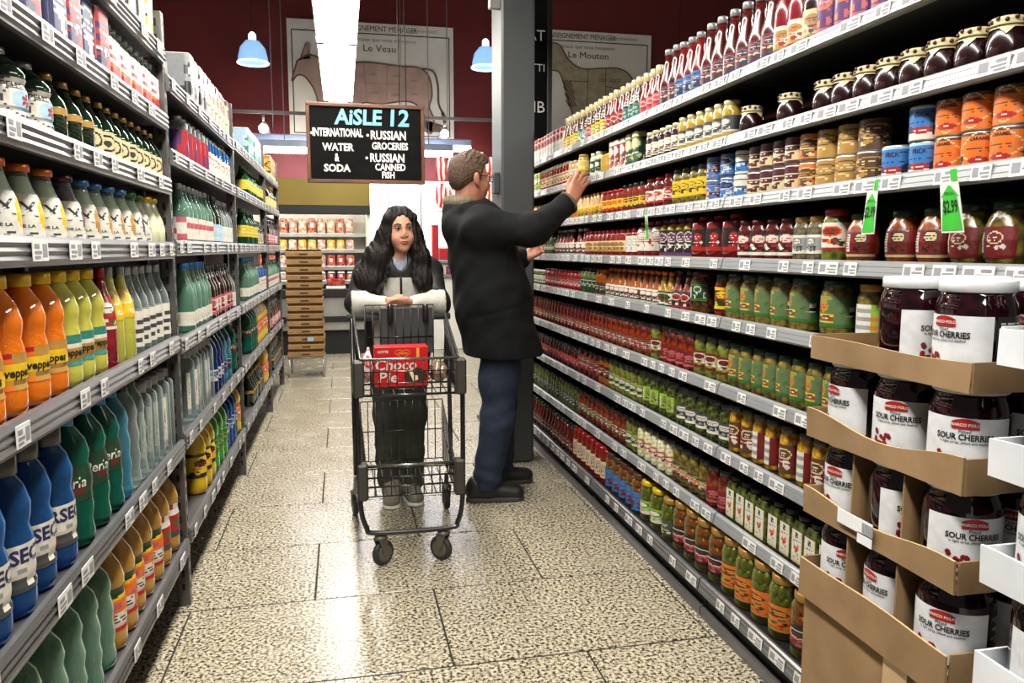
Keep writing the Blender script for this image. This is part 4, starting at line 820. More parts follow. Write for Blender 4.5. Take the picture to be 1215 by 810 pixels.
# green price signs hanging from the third right rail
GREEN = mat('green_sign_print', '38bb34', .5, noise=30, emit=.0)
def price_sign(px, z, wd, tilt, txt, label):
    y = y_at(px, XR - .01, z); t = thing('price_sign', label, 'price sign', (XR - .012, y, z + .05), 'green price signs')
    u = Vector((-.18, -1, 0)).normalized(); v = Vector((-.12 + tilt * .02, -tilt, 1)).normalized(); p0 = Vector((XR - .016, y, z)); nrm = u.cross(v)
    q = lambda d: (lambda a, b: tuple(p0 + u * a + v * b + nrm * d))
    m = MB(); W = wd / 2; h = .105
    for d, fl in ((0, 1), (-.001, -1)):
        m.add([q(d)(-W, -h / 2), q(d)(W, -h / 2), q(d)(W * .8, h / 2), q(d)(-W * .8, h / 2)], [(0, 1, 2, 3)[::fl]], TAGM)
    m.build('card', t)
    g = MB(); polygon(g, [(-W * .92, -h * .46), (W * .92, -h * .46), (W * .62, h * .2), (W * .8, h * .2), (W * .1, h * .42), (-W * .1, h * .42), (-W * .8, h * .2), (-W * .62, h * .2)], GREEN, q(.0006)); g.build('green_arrow', t)
    MB().text(txt, .036, pal('k'), q(.0012), .0008, sx=.62).build('lettering', t)
    MB().text('SPECIAL', .010, pal('G'), lambda a, b: q(.0012)(a, b + h * .26), 0).build('lettering', t)
    k = MB(); k.add([q(.001)(W * .2, h * .5), q(.001)(W * .8, h * .5), q(.001)(W * .8, h * .72), q(.001)(W * .2, h * .72)], [(0, 1, 2, 3)], GREEN); k.build('clip', t)
price_sign(1035, 1.365, .062, .25, '$2.99', 'narrow green and white price sign curling under the third rail')
price_sign(1131, 1.365, .078, -.05, '$2.99', 'wide green and white price sign under the orange cans')
price_sign(769, 1.365, .06, .1, '$1.99', 'small green price sign hanging over the passata bottles')

# ------------------------------------------------------------ the shopping cart
WIRE = mat('black_coated_wire', '161616', .3, coat=.4, noise=20); BUMP = mat('grey_bumper', '38352f', .5, noise=10); PLASTIC = mat('dark_grey_plastic', '3c3e3f', .4, noise=6); TYRE = mat('grey_rubber', '2b2b2b', .6); HUB = mat('caster_grey', '5a564d', .45)
C = thing('shopping_cart', 'black two-tier wire shopping cart pushed by the girl', 'cart', (.25, 3.35, 0))
YF, YR = 3.085, 3.60
def wires(name, ps, r=.0027):
    for p in ps: MB().tube(p, r, WIRE, 5).build(name, C)
def lerp(a, b, t): return tuple(a[i] + (b[i] - a[i]) * t for i in range(3))
def panel(a, b, c, d, nv, nh):
    """Wire grid on the quad a-b (bottom) d-c (top): verticals, then horizontals."""
    wires('wire', [[lerp(a, b, i / nv), lerp(d, c, i / nv)] for i in range(nv + 1)] + [[lerp(a, d, j / nh), lerp(b, c, j / nh)] for j in range(nh + 1)])
xl, xr = .062, .444
# upper basket
panel((xl, YF, .70), (xr, YF, .70), (xr, YF - .01, .842), (xl, YF - .01, .842), 11, 3)
panel((xl - .01, YR, .72), (xl, YF, .70), (xl, YF - .01, .842), (xl - .02, YR, .98), 12, 3)
panel((xr, YF, .70), (xr + .01, YR, .72), (xr + .02, YR, .98), (xr, YF - .01, .842), 12, 3)
panel((xl, YF, .70), (xr, YF, .70), (xr, YR, .72), (xl, YR, .72), 9, 5)
panel((xl + .03, YR - .02, .73), (xr - .04, YR - .02, .73), (xr - .04, YR - .03, 1.025), (xl + .03, YR - .03, 1.025), 9, 2)
MB().tube([(xl - .02, YR + .02, .985), (xl - .004, YF, .848), (xl, YF - .012, .845), (xr, YF - .012, .845), (xr + .004, YF, .848), (xr + .02, YR + .02, .985)], .0055, mat('worn_chrome', '8d8b86', .25, metal=.9), 8).build('basket_rim', C)
MB().tube([(xl, YF - .004, .70), (xr, YF - .004, .70)], .005, WIRE, 8).build('basket_rim', C)
for x in (xl - .012, xr + .012): MB().box((x - .022, YF - .03, .695), (x + .022, YF + .03, .842), BUMP, .008).build('bumper', C)
for x in (xl - .005, xr + .005): MB().box((x - .022, YF - .028, .275), (x + .022, YF + .03, .425), BUMP, .008).build('bumper', C)
# lower basket
panel((xl + .01, YF, .285), (xr - .01, YF, .285), (xr - .01, YF, .40), (xl + .01, YF, .40), 11, 3)
panel((xl + .01, YF, .285), (xr - .01, YF, .285), (xr, YR, .29), (xl, YR, .29), 9, 4)
panel((xl, YR, .29), (xr, YR, .29), (xr, YR, .575), (xl, YR, .575), 11, 2)
panel((xl, YR, .29), (xl + .01, YF, .285), (xl + .01, YF, .40), (xl, YR, .575), 9, 2)
panel((xr - .01, YF, .285), (xr, YR, .29), (xr, YR, .575), (xr - .01, YF, .40), 9, 2)
MB().tube([(xl + .01, YF - .006, .412), (xr - .01, YF - .006, .412)], .006, MATS['worn_chrome'], 8).build('basket_rim', C)
# frame
MB().tube(smooth2d([(xl - .022, YF + .01, .84), (xl - .020, YF, .42), (xl - .014, YF - .01, .24), (xl + .006, YF - .02, .165), (xl + .03, YF - .022, .142), (.25, YF - .022, .138), (xr - .03, YF - .022, .142), (xr - .006, YF - .02, .165), (xr + .014, YF - .01, .24), (xr + .020, YF, .42), (xr + .022, YF + .01, .84)], 5), .0105, WIRE, 8).build('front_frame', C)
for x in (xl - .028, xr + .028):
    MB().tube(smooth2d([(x, YF + .02, .27), (x, 3.4, .26), (x, 3.66, .20), (x, 3.70, .14)], 4), .010, WIRE, 8).build('side_frame', C)
    MB().tube(smooth2d([(x, YF + .02, .70), (x, 3.4, .70), (x, 3.58, .80), (x, 3.66, .962)], 4), .010, WIRE, 8).build('side_frame', C)
    MB().tube([(x, 3.5, .26), (x, 3.56, .74)], .010, WIRE, 8).build('side_frame', C)
MB().tube([(xl - .05, 3.665, .962), (xr + .05, 3.665, .962)], .016, PLASTIC, 10).build('handle', C)
MB().box((.165, YR - .022, .80), (.405, YR - .013, 1.012), PLASTIC, .003).build('child_seat_flap', C)
MB().box((.175, YR - .0245, .855), (.395, YR - .0222, .862), BUMP).build('flap_ridge', C)
for x in (.205, .365): MB().lathe([(.012, 0), (.014, .01), (.014, .07), (.01, .08)], WIRE, 10, (x, YR - .055, .95)).build('flap_clip', C)
for x, y, a in ((.122, YF - .015, -.9), (.378, YF - .015, .85), (xl - .03, 3.70, .1), (xr + .03, 3.70, .1)):
    R3 = Matrix.Rotation(a, 3, 'Z'); ax = R3 @ Matrix.Rotation(PI / 2, 3, 'Y')
    w_ = R3 @ Vector((-.0125, .012, 0)); zc = .052
    c_ = MB().lathe([(.036, 0), (.048, .002), (.052, .008), (.052, .017), (.048, .023), (.036, .025)], TYRE, 22, (x + w_[0], y + w_[1], zc), axis=ax).build('caster_wheel', C)
    MB().lathe([(.034, 0), (.034, .028)], HUB, 16, (x + w_[0] * 1.12, y + w_[1], zc), axis=ax).build('hub', c_)
    f = MB()
    for s_ in (-1, 1):
        o_ = R3 @ Vector((s_ * .017, 0, 0)); n_ = R3 @ Vector((0, 1, 0)); e_ = R3 @ Vector((s_ * .0025, 0, 0))
        pts = [(-.022, .118), (.022, .118), (.022, .085), (.012, .045), (.004, .045), (-.010, .085)]
        V = [tuple(Vector((x, y, 0)) + o_ + n_ * p[0] + Vector((0, 0, p[1])) + e_ * k) for k in (0, 1) for p in pts]; n = 6
        f.add(V, [tuple(range(n)), tuple(range(2 * n - 1, n - 1, -1))] + [(i, (i + 1) % n, n + (i + 1) % n, n + i) for i in range(n)], HUB)
    f.lathe([(.024, .112), (.024, .124), (.010, .126), (.010, .140)], HUB, 12, (x, y, 0)); f.build('caster_fork', C)

# what lies in the cart
REDB = mat('red_carton_print', 'c8101c', .35, noise=6, col2='b40c16'); CHOC = mat('printed_chocolate', '3a1a10', .5, noise=60); CREAM = mat('printed_cream', 'f0e0b0', .5); GOLD = mat('gold_print', 'e0a030', .4)
t = thing('biscuit_box', 'red carton of chocolate pies standing in the cart', 'box', (.227, 3.26, .708))
bx0, bx1, by, bz0, bz1 = .118, .338, 3.20, .7125, .877
MB().box((bx0, by, bz0), (bx1, by + .10, bz1), REDB, .001).build('carton', t)
q = lambda d: flat((.228, by - d, .79), (1, 0, 0), (0, 0, 1))
MB().text('Choco', .060, pal('w'), lambda a, b: q(.0008)(a - .025, b + .012), .0010, .15, sx=1.05).build('lettering', t)
MB().text('Pie', .058, pal('w'), lambda a, b: q(.0008)(a - .058, b - .040), .0010, .15, sx=1.2).build('lettering', t)
MB().text('LOTTE', .014, pal('w'), lambda a, b: q(.0008)(a - .075, b + .068), .0006).build('lettering', t)
hh = [(.16 * math.sin(a) ** 3, .13 * math.cos(a) - .05 * math.cos(2 * a) - .02 * math.cos(3 * a) - .01 * math.cos(4 * a)) for a in [2 * PI * i / 24 for i in range(25)]]
m = MB(); strip(m, [(x * .19, y * .13) for x, y in hh], .0022, GOLD, lambda a, b: q(.0008)(a + .005, b + .060)); m.build('heart_emblem', t)
MB().text('choco', .016, GOLD, lambda a, b: q(.0009)(a + .005, b + .062), .0004, .2).build('lettering', t)
m = MB(); polygon(m, smooth2d([(.008, -.035), (.02, -.012), (.05, .0), (.085, -.005), (.104, -.022), (.104, -.05), (.08, -.062), (.04, -.062), (.015, -.052), (.008, -.035)])[:-1], CHOC, q(.0007)); m.build('printed_pie', t)
m = MB(); polygon(m, [(.028, -.01), (.044, -.006), (.05, -.03), (.066, -.034), (.068, -.05), (.048, -.058), (.036, -.03)], CREAM, q(.001)); m.build('printed_filling', t)
m = MB(); m.add([q(.0006)(a, b) for a, b in ((.062, .035), (.074, .035), (.074, .082), (.062, .082))], [(0, 1, 2, 3)], GOLD); m.build('gold_stripe', t)
def crumple(name, lab, cat, c, s, m_, seed, **k):
    q_ = random.Random(seed); m = MB(); m.ball((0, 0, 0), 1, m_, 20); ph = [q_.uniform(0, 6) for _ in range(6)]
    m.v = [tuple(c[i] + s[i] * v[i] * (1 + .18 * math.sin(5 * v[0] + ph[0]) * math.sin(6 * v[1] + ph[1]) + .14 * math.sin(9 * v[2] + ph[2] + 4 * v[0])) for i in range(3)) for v in m.v]
    m.v = [(x, y, max(z, c[2] - s[2] * .92)) for x, y, z in m.v]
    return m.build(name, None, label=lab, cat=cat)
crumple('bread_bag', 'crumpled clear bag of brown food in the cart', 'bag', (.390, 3.27, .762), (.038, .07, .048), mat('brown_bagged_food', '5a4030', .2, coat=1, noise=60, col2='a08468', bump=.5), 3)
crumple('fruit_bag', 'small red and white bag left in the cart', 'bag', (.092, 3.30, .784), (.022, .06, .068), mat('red_white_bag', 'b01c20', .3, coat=.6, noise=50, col2='e8ded8', kind='voronoi'), 5)
crumple('candy_bag', 'dark bag behind the red carton in the cart', 'bag', (.25, 3.42, .786), (.10, .06, .058), mat('black_bag', '1b1b1d', .25, coat=.6, noise=40), 8)
# ------------------------------------------------------------ far end of the aisle: meat case, counter, stack of trays
YEL = mat('olive_yellow_fascia', '7d6a1c', .6, noise=4, col2='73611a'); STEEL = mat('stainless_steel', 'b8bab8', .3, metal=.7, noise=6); CASEW = mat('white_case_enamel', 'f0efe8', .4, noise=5); GLOW = mat('case_light_strip', 'fff6e8', .5, emit=50)
CY0, CY1 = 9.62, 10.55
c = thing('meat_case', 'open refrigerated meat case under a mustard yellow fascia', 'display case', (-.2, CY0, 0))
MB().box((-1.6, CY0 - .02, 1.79), (.34, CY1, 2.10), YEL, .004).build('fascia', c)
MB().box((-1.6, CY0 - .03, 1.69), (.34, CY0 + .10, 1.789), BLK, .004).build('canopy_edge', c)
MB().box((-1.6, CY1 - .03, .3), (.34, CY1, 1.79), CASEW).build('back_panel', c)
MB().box((-1.58, CY0 + .11, 1.74), (.32, CY0 + .16, 1.77), GLOW).build('case_light', c)
MB().box((.30, CY0 + .02, .3), (.34, CY1 - .03, 1.79), CASEW).build('side_panel', c)
CZ = [(1.46, .55), (1.26, .40), (1.05, .25), (.88, .12)]
for z, d in CZ:
    s_ = MB().box((-1.58, CY0 + d, z - .03), (.30, CY1 - .03, z), CASEW).build('shelf', c); MB().box((-1.58, CY0 + d - .02, z - .03), (.30, CY0 + d, z + .012), STEEL).build('front_rail', s_)
MB().box((-1.6, CY0 - .06, .70), (.34, CY0 + .10, .80), BLK, .01).build('front_bumper', c)
MB().box((-1.6, CY0 - .02, .30), (.34, CY0 + .05, .70), STEEL, .005).build('front_panel', c)
MB().box((-1.58, CY0 + .05, .0), (.32, CY1 - .03, .30), BLK).build('plinth', c)
MB().box((-1.6, CY0 - .055, .40), (.34, CY0 - .025, .47), BLK).build('kick_rail', c)
meats = [('c44a3a', 'e8c8b8'), ('d9b8a0', 'f4e8dc'), ('e0a040', 'f0d080'), ('a82a2c', 'd87868'), ('f0ece4', 'd0a89c')]
MEAT = [mat(f'wrapped_meat_{i}', a, .2, coat=.8, noise=26, col2=b, kind='voronoi') for i, (a, b) in enumerate([('8c281e', 'c88470'), ('a87c62', 'd4b8a0'), ('c07c1c', 'dcae50'), ('7c1a1e', 'b85448'), ('c8b8aa', 'a4685c')])]
STY = mat('white_foam', 'f0f0ec', .6)
rowname = ['top', 'second', 'third', 'lowest']
for r_, (z, d) in enumerate(CZ):
    x = -1.0; k = 0; w_ = .112
    while x < .27 - w_:
        m = MEAT[(2 if r_ == 1 and k % 3 else [4, 1, 0][k % 3]) if r_ < 2 else [3, 0, 4, 3][k % 4]]; hh_ = (.20, .13, .15, .12)[r_]; y = CY0 + d + .04
        t = thing('meat_pack', f'wrapped meat pack, {ORD[k]} from left on the {rowname[r_]} case shelf', 'meat pack', (x + w_ / 2, y + .06, z), 'meat packs in the case')
        MB().box((x, y, z + .001), (x + w_ - .008, y + .12, z + .02), STY, .003).build('foam_tray', t)
        b = MB(); b.box((x + .006, y + .006, z + .019), (x + w_ - .014, y + .114, z + hh_), m, .012); b.build('meat', t)
        MB().box((x + .03, y + .0045, z + hh_ * .45), (x + .07, y + .0058, z + hh_ * .75), pal('w')).build('sticker', t)
        x += w_ + .004; k += 1
t = thing('meat_pack', 'red and white meat pack lying on the dark case edge', 'meat pack', (-.07, CY0 - .04, .80), 'meat packs in the case')
MB().box((-.20, CY0 - .055, .8015), (.03, CY0 + .09, .835), STY, .004).build('foam_tray', t); MB().box((-.19, CY0 - .05, .836), (.02, CY0 + .085, .92), MEAT[3], .012).build('meat', t)
# bright counter to the right of the case
k = thing('service_counter', 'bright white service counter with shelves right of the meat case', 'counter', (1.0, 9.9, 0))
MB().box((.38, 9.8, 0), (2.4, 10.5, 1.10), CASEW, .006).build('body', k)
MB().box((.37, 9.74, 1.10), (2.42, 10.52, 1.14), STEEL, .004).build('worktop', k)
MB().box((.38, 9.76, .92), (2.4, 9.80, .96), STEEL).build('front_rail', k)
b = MB().box((.35, 10.62, 0), (2.9, 10.66, 2.18), mat('lit_white_panel', 'f6f4ee', .5, emit=1.1)).build('backlit_panel', None, label='glowing white wall panel behind the service counter', cat='panel')
for x in (.62, 1.05, 1.5): MB().box((x - .015, 10.60, .3), (x + .015, 10.62, 2.18), STEEL).build('panel_post', b)
REDP = mat('red_plastic', 'c8202c', .4)
for i, (x, w_, h_, lab) in enumerate(((1.16, .08, .42, 'tall narrow red box on the white counter'), (1.28, .13, .13, 'low red box on the white counter beside the tall one'), (1.42, .10, .28, 'square red box on the white counter'))):
    t = thing('red_box', lab, 'box', (x, 9.95, 1.14), 'red boxes on the counter')
    MB().box((x - w_ / 2, 9.9, 1.1405), (x + w_ / 2, 10.05, 1.14 + h_), REDP, .006).build('carton', t); MB().box((x - w_ / 2 - .003, 9.897, 1.14 + h_ + .0005), (x + w_ / 2 + .003, 10.053, 1.14 + h_ + .02), REDP, .003).build('lid', t)
t = thing('label_printer', 'dark grey label printer standing on the white counter', 'printer', (1.37, 9.8, 1.14)); MB().box((1.51, 9.78, 1.1405), (1.63, 9.95, 1.36), PLASTIC, .02).build('housing', t); MB().box((1.53, 9.775, 1.28), (1.61, 9.782, 1.33), STEEL).build('screen', t)
for i, x in enumerate((.86, 1.0)):
    t = thing('pump_bottle', f'{("white", "silver")[i]} pump bottle on the counter', 'bottle', (x, 9.9, 1.14)); MB().lathe([(.04, 0), (.045, .02), (.045, .14), (.02, .17), (.018, .2)], (CASEW, STEEL)[i], 14, (x, 9.9, 1.1405)).build('bottle_body', t); MB().tube([(x, 9.9, 1.34), (x, 9.9, 1.38), (x + .04, 9.88, 1.375)], .008, BLACKM).build('pump', t)
for i in range(9):
    x = .5 + i * .155; m = MEAT[i % 5]
    t = thing('snack_box', f'small snack box, {ORD[i]} from left along the counter front', 'box', (x, 9.70, .96), 'snack boxes along the counter')
    MB().box((x, 9.765, .9605), (x + .11, 9.798, 1.06), (pal('n'), pal('r'), pal('w'), pal('y'))[i % 4], .003).build('carton', t); MB().box((x + .02, 9.7635, .985), (x + .09, 9.7648, 1.035), (pal('w'), pal('y'), pal('b'))[i % 3]).build('printed_label', t)

# stack of flat cardboard trays on a wire stand
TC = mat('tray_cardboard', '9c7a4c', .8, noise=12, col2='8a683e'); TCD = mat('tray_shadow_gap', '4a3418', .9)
s = thing('wire_stand', 'low chrome wire stand under the cardboard trays', 'stand', (-.38, 8.1, 0))
for x in (-.54, -.21):
    for y in (7.95, 8.27): MB().tube([(x, y, 0), (x, y, .19)], .011, STEEL, 8).build('leg', s)
MB().tube([(-.55, 7.94, .195), (-.20, 7.94, .195), (-.20, 8.28, .195), (-.55, 8.28, .195)], .009, STEEL, 8, True).build('top_frame', s)
MB().tube([(-.54, 7.95, .09), (-.21, 7.95, .09)], .007, STEEL).build('cross_bar', s)
for i in range(7): MB().tube([(-.52 + .048 * i, 7.94, .2), (-.52 + .048 * i, 8.28, .2)], .004, STEEL, 5).build('shelf_wire', s)
n = 14
for i in range(n):
    z = .206 + i * .0765; dx = rng.uniform(-.006, .006); rz = rng.uniform(-.008, .008)
    t = thing('flat_tray', f'brown cardboard tray, {ORD[i]} from the bottom of the far stack', 'box', (-.375 + dx, 8.11, z), 'stacked flat trays'); q_ = (-.552 + dx, 7.93, -.198 + dx, 8.29)
    MB().box((q_[0], q_[1], z), (q_[2], q_[3], z + .052), TC, .006).build('tray_body', t)
    MB().box((q_[0] + .012, q_[1] + .012, z + .0525), (q_[2] - .012, q_[3] - .012, z + .0755), TCD).build('shade_gap', t)  # dark inset block colours in the shade between stacked trays
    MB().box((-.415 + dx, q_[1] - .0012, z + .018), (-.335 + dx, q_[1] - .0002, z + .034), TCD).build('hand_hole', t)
    if i == 2: MB().box((-.36, q_[1] - .002, z + .006), (-.30, q_[1] - .0013, z + .044), pal('e')).build('sticker', t)

# rack of striped snack bags behind the man
r = thing('snack_rack', 'tall white wire rack of striped bags behind the man', 'rack', (.85, 5.62, 0))
for x in (1.0, 1.14): MB().tube([(x, 5.62, 0), (x, 5.62, 1.97)], .01, CASEW, 8).build('post', r)
for z in (1.55, 1.74): MB().tube([(.66, 5.62, z), (1.14, 5.62, z)], .006, CASEW).build('cross_bar', r)
MB().box((.97, 5.54, .0), (1.16, 5.72, .03), PLASTIC, .004).build('base', r)
STRI = mat('striped_bag', 'd83038', .3, noise=9, col2='f4efe8', kind='wave', coat=.5)
for i in range(5):
    for j in range(2):
        x = .70 + i * .088; z = 1.56 + j * .19
        m = MB(); m.ball((0, 0, 0), 1, STRI, 14); m.v = [(x + .041 * v[0] * (1 + .25 * abs(v[2])), 5.585 + .020 * v[1] * (1 - v[2] ** 2 * .9), z + .095 + .09 * v[2]) for v in m.v]
        o = m.build('snack_bag', None, label=f'red and white striped bag, {("lower", "upper")[j]} rack row, {ORD[i]} from left', cat='bag', group='striped bags on the rack')
# ------------------------------------------------------------ people: smooth bodies grown from blended tapered limbs
def rotm(axis_f, up=(0, 0, 1)):
    """Columns: forward, left, up."""
    f = Vector(axis_f).normalized(); l = Vector(up).cross(f).normalized(); u = f.cross(l)
    return np.array([[f[i], l[i], u[i]] for i in range(3)])
class Sdf:
    def __init__(s, lo, hi, vox):
        s.lo = np.array(lo, float); s.h = vox; s.n = np.ceil((np.array(hi) - s.lo) / vox).astype(int) + 1; s.D = np.full(s.n, .2, np.float32)
    def block(s, lo, hi):
        a = np.clip(np.floor((np.array(lo) - s.lo) / s.h).astype(int), 0, s.n - 1); b = np.clip(np.ceil((np.array(hi) - s.lo) / s.h).astype(int) + 1, 1, s.n)
        sl = tuple(slice(p, q) for p, q in zip(a, b)); g = [(s.lo[i] + s.h * np.arange(a[i], b[i])).astype(np.float32).reshape([-1 if j == i else 1 for j in range(3)]) for i in range(3)]
        return sl, g
    def put(s, sl, d, k, sub=False):
        o = s.D[sl]
        if sub: d = -d; h = np.clip(.5 - .5 * (d - o) / k, 0, 1); s.D[sl] = d + (o - d) * h + k * h * (1 - h)
        else: h = np.clip(.5 + .5 * (d - o) / k, 0, 1); s.D[sl] = d + (o - d) * h - k * h * (1 - h)
    def cap(s, a, b, ra, rb=None, k=.02, sc=(1, 1, 1), sub=False):
        rb = ra if rb is None else rb; a, b, sc = np.array(a, float), np.array(b, float), np.array(sc, float); m = max(ra, rb) * sc.max() + .05
        sl, g = s.block(np.minimum(a, b) - m, np.maximum(a, b) + m)
        A, B = a / sc, b / sc; ab = B - A; p = [g[i] / sc[i] - A[i] for i in range(3)]
        t = np.clip((p[0] * ab[0] + p[1] * ab[1] + p[2] * ab[2]) / max(ab @ ab, 1e-9), 0, 1)
        d = (np.sqrt((p[0] - t * ab[0]) ** 2 + (p[1] - t * ab[1]) ** 2 + (p[2] - t * ab[2]) ** 2) - (ra + (rb - ra) * t)) * sc.min()
        s.put(sl, d, k, sub); return s
    def chain(s, pts, rs, k=.015, **q):
        for i in range(len(pts) - 1): s.cap(pts[i], pts[i + 1], rs[i], rs[i + 1], k, **q)
        return s
    def ell(s, c, r, R=None, k=.02, sub=False):
        c, r = np.array(c, float), np.array(r, float); m = r.max() + .05; sl, g = s.block(c - m, c + m); p = [g[i] - c[i] for i in range(3)]
        if R is not None: p = [R[0, i] * p[0] + R[1, i] * p[1] + R[2, i] * p[2] for i in range(3)]
        k0 = np.sqrt(sum((p[i] / r[i]) ** 2 for i in range(3))); k1 = np.sqrt(sum((p[i] / r[i] ** 2) ** 2 for i in range(3))) + 1e-6
        s.put(sl, k0 * (k0 - 1) / k1, k, sub); return s
    def half(s, p0, nrm, k=.006):
        """Cuts away the side that nrm points to."""
        sl, g = s.block(s.lo, s.lo + s.h * s.n); n_ = np.array(nrm, float) / np.linalg.norm(nrm)
        d = sum((g[i] - p0[i]) * n_[i] for i in range(3)); s.D = np.maximum(s.D, d.astype(np.float32)); return s
    def wrinkle(s, fn):
        sl, g = s.block(s.lo, s.lo + s.h * s.n); s.D = s.D + fn(*g).astype(np.float32); return s
    def mesh(s, name, mats, matfn=None):
        D = s.D; I = D < 0; c = I[:-1, :-1, :-1].astype(np.int8)
        for dx in (0, 1):
            for dy in (0, 1):
                for dz in (0, 1):
                    if dx + dy + dz: c = c + I[dx:D.shape[0] - 1 + dx, dy:D.shape[1] - 1 + dy, dz:D.shape[2] - 1 + dz]
        act = np.argwhere((c > 0) & (c < 8)); idx = np.full(c.shape, -1, np.int32); idx[tuple(act.T)] = np.arange(len(act))
        cor = np.array([(x, y, z) for x in (0, 1) for y in (0, 1) for z in (0, 1)]); val = np.stack([D[tuple((act + q).T)] for q in cor], 1)
        P_ = np.zeros((len(act), 3)); W = np.zeros(len(act))
        for i in range(8):
            for j in range(i + 1, 8):
                if abs(cor[i] - cor[j]).sum() != 1: continue
                x = (val[:, i] < 0) != (val[:, j] < 0); t = val[:, i] / np.where(x, val[:, i] - val[:, j], 1)
                P_ += np.where(x[:, None], cor[i] + t[:, None] * (cor[j] - cor[i]), 0); W += x
        V = (act + P_ / W[:, None]) * s.h + s.lo; Q = []
        for ax in range(3):
            a = np.moveaxis(I, ax, 0); e = np.argwhere(a[:-1] != a[1:]); e = e[:, [np.argsort([ax] + [q for q in range(3) if q != ax])][0]] if False else e
            o = [q for q in range(3) if q != ax]; full = np.zeros_like(e); full[:, ax] = e[:, 0]; full[:, o[0]] = e[:, 1]; full[:, o[1]] = e[:, 2]
            ok = (full[:, o[0]] > 0) & (full[:, o[1]] > 0) & (full[:, o[0]] < idx.shape[o[0]]) & (full[:, o[1]] < idx.shape[o[1]]); full = full[ok]
            u, v = np.eye(3, dtype=int)[o[0]], np.eye(3, dtype=int)[o[1]]
            q = np.stack([idx[tuple((full - u - v).T)], idx[tuple((full - v).T)], idx[tuple(full.T)], idx[tuple((full - u).T)]], 1)
            flip = I[tuple(full.T)] ^ (ax == 1); q[~flip] = q[~flip][:, ::-1]; Q.append(q)
        Q = np.concatenate(Q); Q = Q[(Q >= 0).all(1)]
        for _ in range(1):      # one light smoothing pass
            acc = np.zeros_like(V); n_ = np.zeros(len(V))
            for a, b in ((0, 1), (1, 2), (2, 3), (3, 0)):
                np.add.at(acc, Q[:, a], V[Q[:, b]]); np.add.at(n_, Q[:, a], 1)
            V = V * .6 + .4 * acc / np.maximum(n_, 1)[:, None]
        me = bpy.data.meshes.new(name); me.from_pydata(V.tolist(), [], Q.tolist())
        for m in mats: me.materials.append(m)
        if matfn is not None: me.polygons.foreach_set('material_index', matfn(V[Q].mean(1)).astype(np.int32))
        me.polygons.foreach_set('use_smooth', np.ones(len(Q), bool)); me.update(); return me
def head(S_, c, f, k, nose=1., R=None, soft=1.):
    R = rotm(f) if R is None else R; L = lambda p: np.array(c) + R @ (np.array(p) * k); E = lambda p, r, kk=.018: S_.ell(L(p), np.array(r) * k, R, kk)
    E((-.012, 0, .035), (.097, .075, .088)); E((.028, 0, -.028), (.064, .062, .082), .03); E((.034, 0, -.082), (.052, .050, .042), .025); E((.070, 0, -.106), (.022, .026, .020), .02)
    for s_ in (-1, 1):
        E((.056, s_ * .036, -.038 - .012 * (soft < 1)), (.030, .026, .026), .025); S_.cap(L((.082, s_ * .014, .026)), L((.068, s_ * .046, .024)), .011 * k * soft, .009 * k * soft, .012)
        S_.ell(L((.088, s_ * .032, .004)), np.array((.016, .017, .011)) * k, R, .008, True)
        S_.cap(L((-.006, s_ * .070, .012)), L((.000, s_ * .076, -.036)), .012 * k, .008 * k, .006); S_.ell(L((-.012, s_ * .080, -.006)), np.array((.017, .007, .030)) * k, R, .006)
    S_.chain([L((.090, 0, .012)), L((.104 * nose, 0, -.020)), L((.106 * nose, 0, -.034))], [.009 * k * soft, .012 * k * soft, .0125 * k * soft], .012)
    for s_ in (-1, 1): S_.ell(L((.097, s_ * .013, -.036)), np.array((.010, .009, .008)) * k, R, .006)
    S_.ell(L((.093, 0, -.064)), np.array((.011, .023, .0065)) * k, R, .006); S_.ell(L((.090, 0, -.075)), np.array((.011, .020, .007)) * k, R, .006)
    S_.cap(L((-.02, 0, -.07)), L((-.030, 0, -.18)), .053 * k, .050 * k, .03)
    return L, R
SKIN = mat('skin', 'c8967c', .5, noise=30, col2='bd8a70', sub=.1, spec=.4); SKINW = mat('fair_skin', 'bb8268', .45, noise=30, col2='a97058', sub=.1, spec=.4)
COAT = mat('black_fleece_coat', '090a0b', .9, noise=90, col2='101213', spec=.25, bump=.25); LINING = mat('tan_fleece_lining', '6e6350', .95, noise=120, col2='544a3a', bump=.6)
JEANS = mat('dark_blue_denim', '0f1828', .85, noise=70, col2='182740', bump=.2); SHOE = mat('black_leather', '131313', .45, noise=40); SOLE = mat('dark_sole', '2e2c29', .7)
HAIRM = mat('short_brown_hair', '5e4630', .7, noise=160, col2='2c1e14', bump=.9, stretch=(1, 1, 1)); HAIRG = mat('long_dark_hair', '0a0605', .55, noise=34, col2='17100c', bump=1.0, spec=.25, stretch=(7, 7, .8)); EYEW = mat('eye_white', 'd8d4cc', .2); EYED = mat('dark_iris', '1a0e08', .1, coat=1)
LIP = mat('lips', '9a4c44', .4); BROW = mat('dark_brow', '1c120c', .8); JB = mat('black_jacket_cloth', '131313', .5, noise=40, col2='1c1c1c', bump=.15); JW = mat('light_grey_jacket_cloth', 'c6c2ba', .7, noise=30, col2='b5b1a8', bump=.15); PANT = mat('grey_green_trousers', '3d3f38', .85, noise=60, col2='32342e', bump=.2)
folds = lambda a, X, Y, Z: a * (np.sin(23 * Z + 9 * X + 5 * Y) * np.sin(17 * X - 11 * Y + 6 * Z) + .6 * np.sin(41 * Z - 18 * X + 22 * Y) * np.sin(13 * Z + 29 * Y))
def A(*p): return np.array(p, float)

